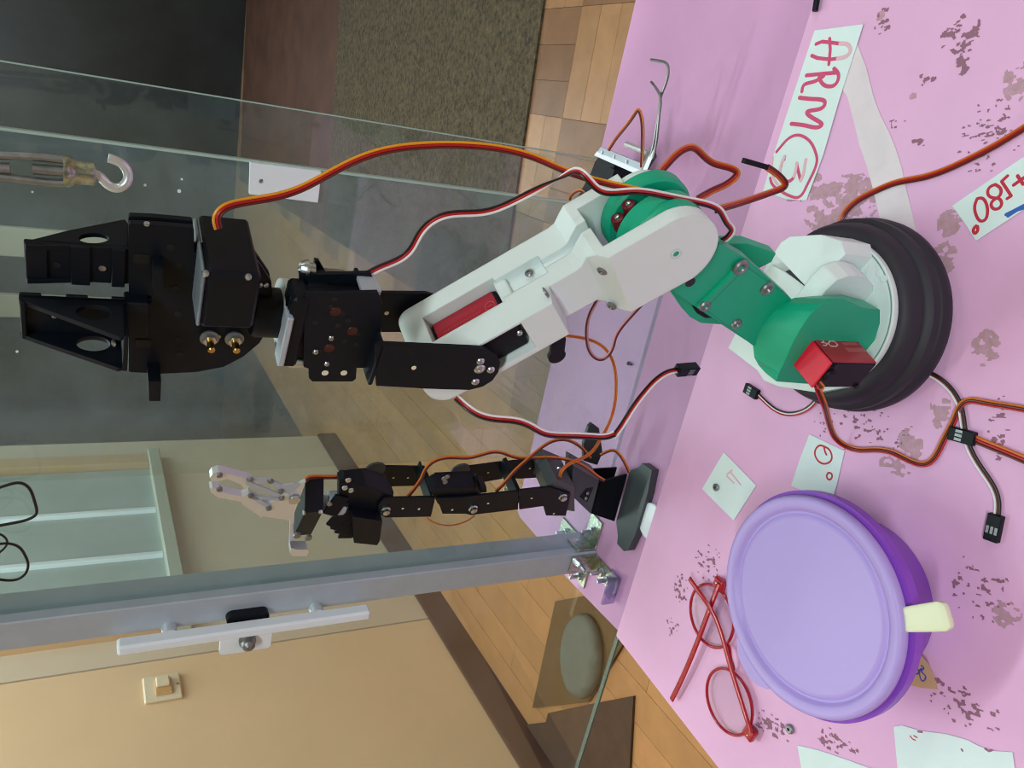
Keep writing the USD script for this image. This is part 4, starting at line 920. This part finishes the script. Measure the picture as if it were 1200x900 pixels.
# three U brackets, each with a near and a far plate and a bridge
for near, far, bridge in (
        ([(443, 592), (450, 584), (510, 583), (505, 605.5), (452, 606.5), (444, 602)], [(432, 553), (438, 548), (446, 547), (498, 547.5), (503, 558), (500, 569), (458, 570), (440, 566)], (506, 594, 501, 558)),
        ([(512, 584), (540, 583), (607, 576), (607, 597), (552, 603.5), (545, 602), (518.5, 602)], [(533, 552), (540, 548.5), (588, 542), (589, 561), (566, 565), (540, 563)], (607, 587, 589, 552)),
        ([(609, 575), (644, 571), (669, 579), (663, 604.5), (640, 604), (637, 593), (609, 597)], [(591, 542), (630, 538), (648, 540), (654, 550), (640, 559), (610, 561), (592, 560)], (609, 586, 592, 551))):
    b = part(arm2, 'u_bracket')
    obj('near_plate', Q2(near, NW, NW, NW + .002), 'black_metal', b)
    obj('far_plate', Q2(far, FWD, FWD, FWD + .002), 'black_metal', b)
    x, y, _, _ = bridge
    q = F2.px(x, y, NW); hh = .0065
    obj('bridge', rbox(F2, q[0] - hh, q[0] + hh, q[1] - .001, q[1] + .001, NW, FWD, .0005), 'black_metal', b)
for x, y, w in ((451.5, 597, NW), (554, 595, NW), (659, 581.5, NW)):
    obj('hub_bolt', lathe(p2(x, y, w), -n3, [(0, 0), (.0042, 0), (.0042, .001), (.003, .0016), (.003, .004), (.0016, .0046), (0, .0044)], 12), 'steel', arm2)
for x, y, w in ((472, 596, NW), (491, 596.5, NW), (530, 597.5, NW), (572, 590, NW), (623, 584, NW), (649, 602, NW), (461, 560, FWD), (478, 560, FWD), (556, 556, FWD), (572, 554, FWD), (621, 549, FWD)):
    obj('bolt_hole', lathe(p2(x, y, w), -n3, [(.0011, 0), (.001, .0002), (0, .0002)], 10), 'wall_cream', arm2)
for x, y in ((440, 551.5), (540, 552.5), (636, 551)):
    obj('servo_horn', lathe(p2(x, y, .0195), n3, [(0, 0), (.0085, 0), (.009, .0006), (.009, .002), (0, .002)], 28), 'grey_plastic', arm2)
# servo bodies between the plates
def body2(px, w, w0, w1, mat='black_plastic', nm='servo_body', rnd=.0006): return obj(nm, Q2(px, w, w0, w1, rnd=rnd), mat, arm2)
body2([(403, 574), (430, 572), (462, 584), (461, 596), (441, 603), (410, 602)], NW, -.0198, -.003)
body2([(405, 566), (410, 556), (430, 554), (452, 561), (461, 576), (458, 592), (410, 592)], -.003, -.004, .002)
body2([(441, 603), (446, 603), (443, 627), (440, 632), (413, 629), (411, 598)], NW - .002, -.030, -.016)
body2([(398, 566), (404, 562), (412, 578), (408, 594), (398, 590)], NW, -.020, -.012)
body2([(505, 577), (512, 572), (558, 572), (563, 582), (558, 600), (520, 600)], -.0195, -.0195, -.005)
body2([(506, 574), (511, 559), (556, 557), (564, 570), (560, 588), (512, 588)], -.003, -.005, .002)
body2([(637, 560), (648, 552), (668, 560), (669, 590), (640, 585)], -.010, -.0195, .016, 'grey_plastic')
body2([(562, 566), (569, 568), (570, 575), (563, 576)], -.018, -.0195, -.010)
for x, y in ((517, 561), (521, 559), (518.5, 565)):
    obj('screw', lathe(p2(x + 3, y - .5, -.0195), -n3, [(0, 0), (.0022, 0), (.0020, .001), (0, .0012)], 10), 'steel_dark', arm2)
for x, y in ((644, 549), (654, 549)): obj('screw', lathe(p2(x, y, -.004), -n3, [(0, 0), (.0024, 0), (.0022, .0014), (0, .0016)], 10), 'steel', arm2)
for x, y in ((594, 567), (594, 574), (502, 574), (500, 590), (497, 582)):
    obj('bridge_screw', lathe(p2(x, y, .004), -n3 + Z3 * .3, [(0, 0), (.0034, 0), (.003, .0016), (0, .002)], 12), 'zinc', arm2)
# toothed horn blades and neck
for k, (x0, y0, x1, y1) in enumerate([(404, 600, 389, 617), (408, 603, 394, 621), (411, 606, 399, 625), (413, 608, 404, 630), (416, 609, 409, 627), (398, 586, 386, 603)]):
    A_, B_ = p2(x0, y0, NW), p2(x1, y1, NW - .003)
    d = B_ - A_; L = np.linalg.norm(d); d /= L; s = np.cross(d, Z3); s /= np.linalg.norm(s); f = Fr(A_, d, s, np.cross(d, s))
    obj('horn_blade', rbox(f, -.004, L, -.0012, .0012, -.006, .006, .0004), 'black_plastic', arm2)
obj('turn_plate', Q2([(399, 585), (408, 590), (406, 615), (396, 604)], NW, NW, NW + .008), 'black_metal', arm2)
obj('neck', lathe(p2(391, 590, -.014), Z3, [(0, -.008), (.009, -.008), (.010, -.006), (.010, .004), (.007, .006), (.007, .010), (0, .010)], 28), 'alu', arm2)
obj('neck_screw', lathe(p2(386, 590, -.024), -n3, [(0, 0), (.0022, 0), (.002, .0012), (0, .0014)], 10), 'steel_dark', arm2)
for x, y in ((408, 562), (404, 571), (411, 574)): obj('screw', lathe(p2(x, y, NW - .001), -n3, [(0, 0), (.0022, 0), (.002, .0014), (0, .0016)], 10), 'steel', arm2)
# claw servo, base plate and the two fingers
cs = part(arm2, 'claw_servo', 'black servo under the silver claw')
# its two tall faces meet in the edge at (357, 601)-(377, 604)
E0, E1 = p2(357, 601, -.026), p2(377, 604, -.026)
zt4, zb4 = E0[2], E1[2]
tL, tR = hz(344, 628, zt4), hz(358, 562, zt4)
back = tL + tR - E0
obj('body', hullpts([np.r_[p[:2], z] for p in (E0, tL, tR, back) for z in (zt4, zb4)]), 'black_plastic', cs, smooth=20)
for p in (E0, tR): obj('case_screw', lathe(np.r_[(p + (back - p) * .04)[:2], zt4 - .0005], Z3, [(0, 0), (.0020, 0), (.0018, .0014), (0, .0016)], 10), 'steel', cs)
obj('case_screw', lathe(np.r_[(E0 + (back - E0) * .01)[:2], zb4 + .002], (E0 - back) / np.linalg.norm(E0 - back), [(0, 0), (.0018, 0), (.0016, .0014), (0, .0016)], 10), 'steel', cs)
def fing(px, w, th, mat, nm, par): return obj(nm, Q2(px, w, w, w + th, rnd=.0003), mat, par)
cl = part(arm2, 'claw_plate', 'silver claw base plate')
obj('plate', Q2([(339, 636), (340, 610), (332, 608), (306, 604), (303, 600), (318, 588), (330, 583), (352, 566), (358, 563), (356, 570), (345, 600), (343, 636)], -.026, -.0265, -.024), 'alu_bright', cl)
obj('end_flange', Q2([(339, 632), (346, 634), (358, 634), (360, 637), (357, 642), (341, 642), (338, 639)], -.026, -.034, -.026), 'alu_bright', cl)
for x, y in ((348, 626), (361, 629)): obj('flange_screw', lathe(p2(x, y, -.030), -n3, [(0, 0), (.003, 0), (.0028, .002), (0, .0022)], 10), 'steel_dark', cl)
for nm, outer, links, rivets in (
        ('lower_finger', [(246, 573), (249, 571.5), (257, 573), (260, 577), (284, 582), (292, 579), (297, 583), (318, 594), (322, 599), (316, 603), (312, 602), (306, 607), (303, 604), (285, 592), (282, 588), (255, 583), (247, 577)], [[(294, 581), (331, 584), (330, 587), (294, 585)], [(292, 583), (315, 597), (318, 593), (296, 580)]], [(257, 572.5), (294, 580), (315, 595), (330, 583)]),
        ('upper_finger', [(246, 560), (249, 555.5), (256, 553), (262, 554), (290, 561), (297, 563), (296, 568), (287, 574), (282, 568), (266, 561), (257, 564), (248, 563.5)], [[(288, 563), (330, 580), (327, 583), (288, 568)], [(294, 561), (318, 562), (318, 567), (300, 567)], [(318, 562), (332, 569), (345, 567), (352, 568), (340, 580), (326, 575)]], [(257, 556), (293, 561), (317, 563), (329, 575)])):
    f_ = part(arm2, 'claw_finger', 'silver ' + nm.replace('_', ' ') + ' of the claw')
    fing(outer, -.026, .006, 'alu_bright', 'finger_bar', f_)
    for l in links: fing(l, -.0275, .0013, 'alu', 'link', f_)
    for x, y in rivets: obj('rivet', lathe(p2(x, y, -.0276), -n3, [(0, 0), (.0022, 0), (.0020, .0016), (.0008, .002), (0, .0016)], 12), 'steel_dark', f_)
obj('claw_gear', lathe(p2(345, 585, -.0275), -n3, [(0, 0), (.004, 0), (.0042, .0005), (.0042, .0015), (0, .0016)], 18), 'steel', arm2)
# foot: two grey feet on the table and the black bracket between them
h2 = lambda pts, z: [hz(x, y, z)[:2] for x, y in pts]
zf = BZ + .009
obj('foot', prism(FZ, h2([(722, 611), (737, 556), (736, 552), (748, 548), (753, 543), (764, 551), (759, 578), (744, 628), (736, 645), (731, 646), (723, 637), (724, 628)], zf), BZ, zf), 'grey_plastic', arm2)
Lf, Rf = hz(720, 611, zf), hz(736, 556, zf)
dv = (Rf - Lf) / np.linalg.norm(Rf - Lf); nv = np.cross(Z3, dv)
FV_ = Fr(Lf, dv, Z3, nv)
obj('base_bracket', pxprism(FV_, [(702, 565), (735, 556), (720, 611), (693, 602)], 0, 0, .0022), 'black_metal', arm2)
top_c = [pl(x, y, Lf, nv) for x, y in ((702, 565), (693, 602))]
far_ = [p + nv * .026 for p in top_c]
obj('base_bracket', hullpts([q + Z3 * d for q in top_c + far_ for d in (0, -.002)]), 'black_metal', arm2, smooth=20)
obj('base_bracket', hullpts([np.r_[q[:2], z] + nv * d for q in far_ for z in (BZ + .004, far_[0][2]) for d in (0, .002)]), 'black_metal', arm2, smooth=20)
FV3 = FV_.at(0, 0, .026)
obj('rear_ear', pxprism(FV3, [(690, 500), (694, 496), (702, 502), (706, 530), (700, 545), (684, 540), (684, 520)], 0, 0, .004, rnd=.001), 'grey_plastic', arm2)
# base servo lying slanted between bracket and arm
sA = [p2(672, 546, .0), p2(702, 563, .0), p2(692, 602, -.018), p2(669, 580, -.018)]
dn_ = -n3 * .0 + np.array([.0, .018, -.008])
obj('base_servo', hullpts(sA + [p + np.array([.012, .022, -.006]) for p in sA]), 'grey_plastic', arm2, smooth=20)
sm_ = sA
ctr = np.mean(sA, 0); nrm2 = np.linalg.svd(np.array(sA) - ctr)[2][2]; nrm2 *= np.sign(nrm2 @ (CAM - ctr))
fs2 = Fr(ctr, *(lambda u: (u, np.cross(nrm2, u)))((sA[1] - sA[0]) / np.linalg.norm(sA[1] - sA[0])), nrm2)
obj('servo_recess', pxprism(fs2, [(676, 566), (686, 572), (694, 571), (687, 588), (676, 580)], .0006, .0002, .0012), 'black_plastic', arm2)
for x, y in ((688, 578), (686, 584)): obj('recess_screw', lathe(fs2.W(*fs2.px(x, y, .0012), .0012), nrm2, [(0, 0), (.002, 0), (.0016, .001), (0, .001)], 10), 'steel_dark', arm2)
# its leads
def c2(pts, cols, lab, r=.0008): return cable(arm2, [p2(*q) for q in pts], cols, r, label=lab)
c2([(358, 563, -.012), (362, 560, -.010), (375, 559, -.008), (392, 559, -.006), (404, 559, -.004)], 'ob', 'short orange lead between claw servo and wrist', .0009)
c2([(478, 582, -.010), (486, 572, -.006), (494, 560, .0), (500, 548, .004), (512, 539, .008), (530, 536, .010), (552, 536, .012), (575, 530, .014), (590, 531, .014), (605, 536, .012), (630, 536.5, .008), (655, 537, .004), (680, 544, -.004), (700, 558, -.010), (708, 563, -.010)], 'ob', 'orange lead running along the small arm')
c2([(581, 576, -.012), (590, 567, -.010), (602, 553, -.006), (615, 541, .0), (630, 528, .006), (645, 518, .010), (660, 515, .012), (675, 520, .014), (684, 527, .014), (692, 537, .012)], 'ob', 'orange and brown lead looping over the small arm')
c2([(656, 560, -.014), (658, 552, -.014), (665, 545, -.010), (680, 538, -.002), (695, 528, .008), (704, 514, .020), (712, 500, .032), (719, 480, .045), (722, 455, .060), (720, 430, .075), (712, 412, .085), (700, 402, .095), (682, 396, .10), (660, 393, .10)], 'oo', 'orange lead rising from the small arm behind the white link', .0008)
c2([(704, 533, .020), (712, 529, .014), (720, 528, .008), (727, 534, .0), (733, 544, -.008), (737, 553, -.012)], 'ob', 'orange lead arching over the foot of the small arm')
c2([(500, 607, -.020), (508, 612, -.020), (520, 615.5, -.018), (534, 615, -.014), (548, 610, -.008), (556, 604, .0)], 'o', 'thin orange lead under the small arm', .0007)
cable(arm, [FA.W(*FA.px(x, y, .028), .028) for x, y in ((700, 352), (690, 372), (688, 400), (694, 416), (706, 421), (716, 412), (722, 394), (740, 370), (762, 346))], 'pb', .0006, label='thin pinkish lead looping down behind the white link')
cap = thing('round_cap', 'white round cap leaning by the foot of the small robot arm', 'cap', at=hz(758, 612, BZ))
obj('disc', lathe(np.r_[hz(766, 611, BZ)[:2], BZ + .0005], Z3, [(0, 0), (.0185, 0), (.0195, .001), (.0195, .004), (.018, .005), (0, .0052)], 40), 'white_acrylic', cap)

# ================================================================ third gripper, lying on the farther table behind the elbow
g3 = thing('gripper', 'small gripper with bent wire fingers lying behind the green elbow', 'robot gripper', at=hz(735, 190, BZ))
zg = .006
def hp_(px, z0, z1, zz=None): return prism(FZ, h2(px, z1 if zz is None else zz), z0, z1)
obj('channel_bar', hp_([(700, 178), (704, 172), (757, 194), (754, 201)], zg - .002, zg + .002), 'alu', g3)
obj('channel_lip', hp_([(696, 182), (700, 177), (754, 200), (750, 206)], zg - .012, zg - .002, zg - .002), 'white_acrylic', g3)
obj('servo_body', hp_([(702, 183), (720, 192), (716, 211), (711, 215), (691, 206), (697, 190)], BZ + .001, zg - .004), 'black_plastic', g3)
obj('servo_flange', hp_([(715, 196), (720, 199), (716, 212), (711, 211)], BZ + .001, zg), 'black_plastic', g3)
obj('arm_stub', hp_([(690, 207), (707, 212), (696, 233), (690, 245), (666, 245), (674, 236)], BZ + .0005, zg - .016), 'black_plastic', g3)
for x, y in ((706, 179), (720, 184), (735, 190)): obj('bar_screw', lathe(hz(x, y, zg + .002), Z3, [(0, 0), (.002, 0), (.0018, .001), (0, .0012)], 10), 'steel', g3)
obj('cross_rod', tube([hz(734, 169, zg + .004), hz(760, 179, zg + .002)], .0030, 10), 'alu_bright', g3)
obj('claw_joint', hullpts([hz(x, y, zg + d) for x, y in ((755, 178), (766, 170), (770, 184), (757, 203), (752, 199)) for d in (-.006, .004)]), 'steel_dark', g3)
obj('claw_leaf', hullpts([hz(x, y, zg + d) for x, y in ((764, 174), (768, 177), (757, 203), (752, 202)) for d in (.004, .007)]), 'white_acrylic', g3)
obj('wire_finger', tube(curve([hz(*q) for q in ((762, 184, .012), (766, 168, .014), (769, 150, .017), (772, 132, .02), (774, 115, .022), (779, 101, .024), (783, 86, .026), (782, 76, .027), (775, 72, .027), (763, 70, .026))]), .0013, 8), 'steel_dark', g3)
obj('wire_finger', tube(curve([hz(*q) for q in ((765, 186, .016), (769, 168, .018), (771, 150, .021), (773, 132, .024), (774, 116, .025), (770, 105, .026), (763, 96, .026))]), .0012, 8), 'steel_dark', g3)
cable(g3, [hz(*q) for q in ((713, 176, .012), (722, 162, .016), (735, 146, .022), (744, 133, .026), (748, 129, .027), (751, 135, .026), (753, 150, .022), (753, 170, .016), (752, 196, .008))], 'ob', .0009, label='orange and brown lead making a peak beside the wire fingers')
cable(g3, [hz(*q) for q in ((667, 242, -.01), (668, 232, -.004), (674, 225, .0), (682, 224, .0), (687, 229, -.004))], 'ob', .0009, label='orange lead curl at the back edge')

# ================================================================ hook and wire loops hanging in the upper part
th = thing('turnbuckle', 'grey steel turnbuckle with an open hook, hanging in front of the glass', 'turnbuckle', at=FP.W(.33, .5, -.05))
t2 = lambda x, y: np.array(FP.W(*FP.px(x, y, -.035), -.035))
topP, botP = t2(-190, 176), t2(92, 203)
ax_ = (topP - botP) / np.linalg.norm(topP - botP)
for s in (1, -1):
    a_, b_ = (t2(88, 191), t2(-200, 174 - 3)) if s > 0 else (t2(90, 213), t2(-200, 207))
    obj('frame_rod', tube(curve([t2(104, 199 if s > 0 else 206), a_, t2(0, 182 if s > 0 else 207), b_], 20), .0026, 10), 'steel_dark', th)
obj('end_nut', lathe(t2(112, 204), ax_, [(0, 0), (.0065, 0), (.0075, .001), (.0075, .011), (.010, .015), (.010, .018), (0, .018)], 20), 'zinc', th)
obj('threaded_rod', tube([t2(96, 202), t2(38, 198)], .0034, 12), 'steel_dark', th)
obj('threaded_rod', tube([t2(12, 197), t2(-200, 187)], .0034, 12), 'steel_dark', th)
obj('hook', tube(curve([t2(108, 203), t2(116, 206), t2(124, 214), t2(134, 220), t2(144, 218), t2(150, 209), t2(148, 198), t2(140, 190), t2(127, 185)], 50), .0031, 12), 'alu_bright', th)
obj('hanging_cable', tube([t2(-195, 187), np.r_[t2(-200, 187)[:2], CEIL]], .0012, 8), 'steel_dark', th)
wl_ = thing('wire_loops', 'thin dark wire bent into loops, hanging in front of the window', 'wire', at=FP.W(.1, .6, -.02))
t3 = lambda x, y: np.array(FP.W(*FP.px(x, y, -.035), -.035))
obj('loop', tube(curve([t3(-90, 596), t3(-40, 585), t3(-8, 574), t3(10, 568), t3(24, 566), t3(34, 572), t3(40, 586), t3(43, 600), t3(41, 604), t3(32, 609), t3(10, 614), t3(-10, 618), t3(-50, 624), t3(-90, 622)], 70), .0011, 8), 'wire_black', wl_)
obj('loop', tube(curve([t3(-90, 640), t3(-40, 640), t3(-6, 638), t3(10, 637), t3(22, 641), t3(29, 650), t3(33, 662), t3(29, 673), t3(20, 679), t3(6, 680), t3(-10, 677), t3(-50, 668), t3(-90, 655)], 70), .0010, 8), 'wire_black', wl_)
obj('loop', tube(curve([t3(-60, 612), t3(-8, 624), t3(2, 627), t3(8, 633), t3(7, 640), t3(0, 647), t3(-10, 654), t3(-60, 662)], 50), .0008, 8), 'wire_black', wl_)
obj('tie', lathe(t3(-88, 640), RT, [(0, -.034), (.003, -.034), (.003, .034), (0, .034)], 10), 'wire_black', wl_)
obj('tail', tube([t3(-88, 640), np.r_[t3(-88, 640)[:2], CEIL]], .0010, 8), 'wire_black', wl_)
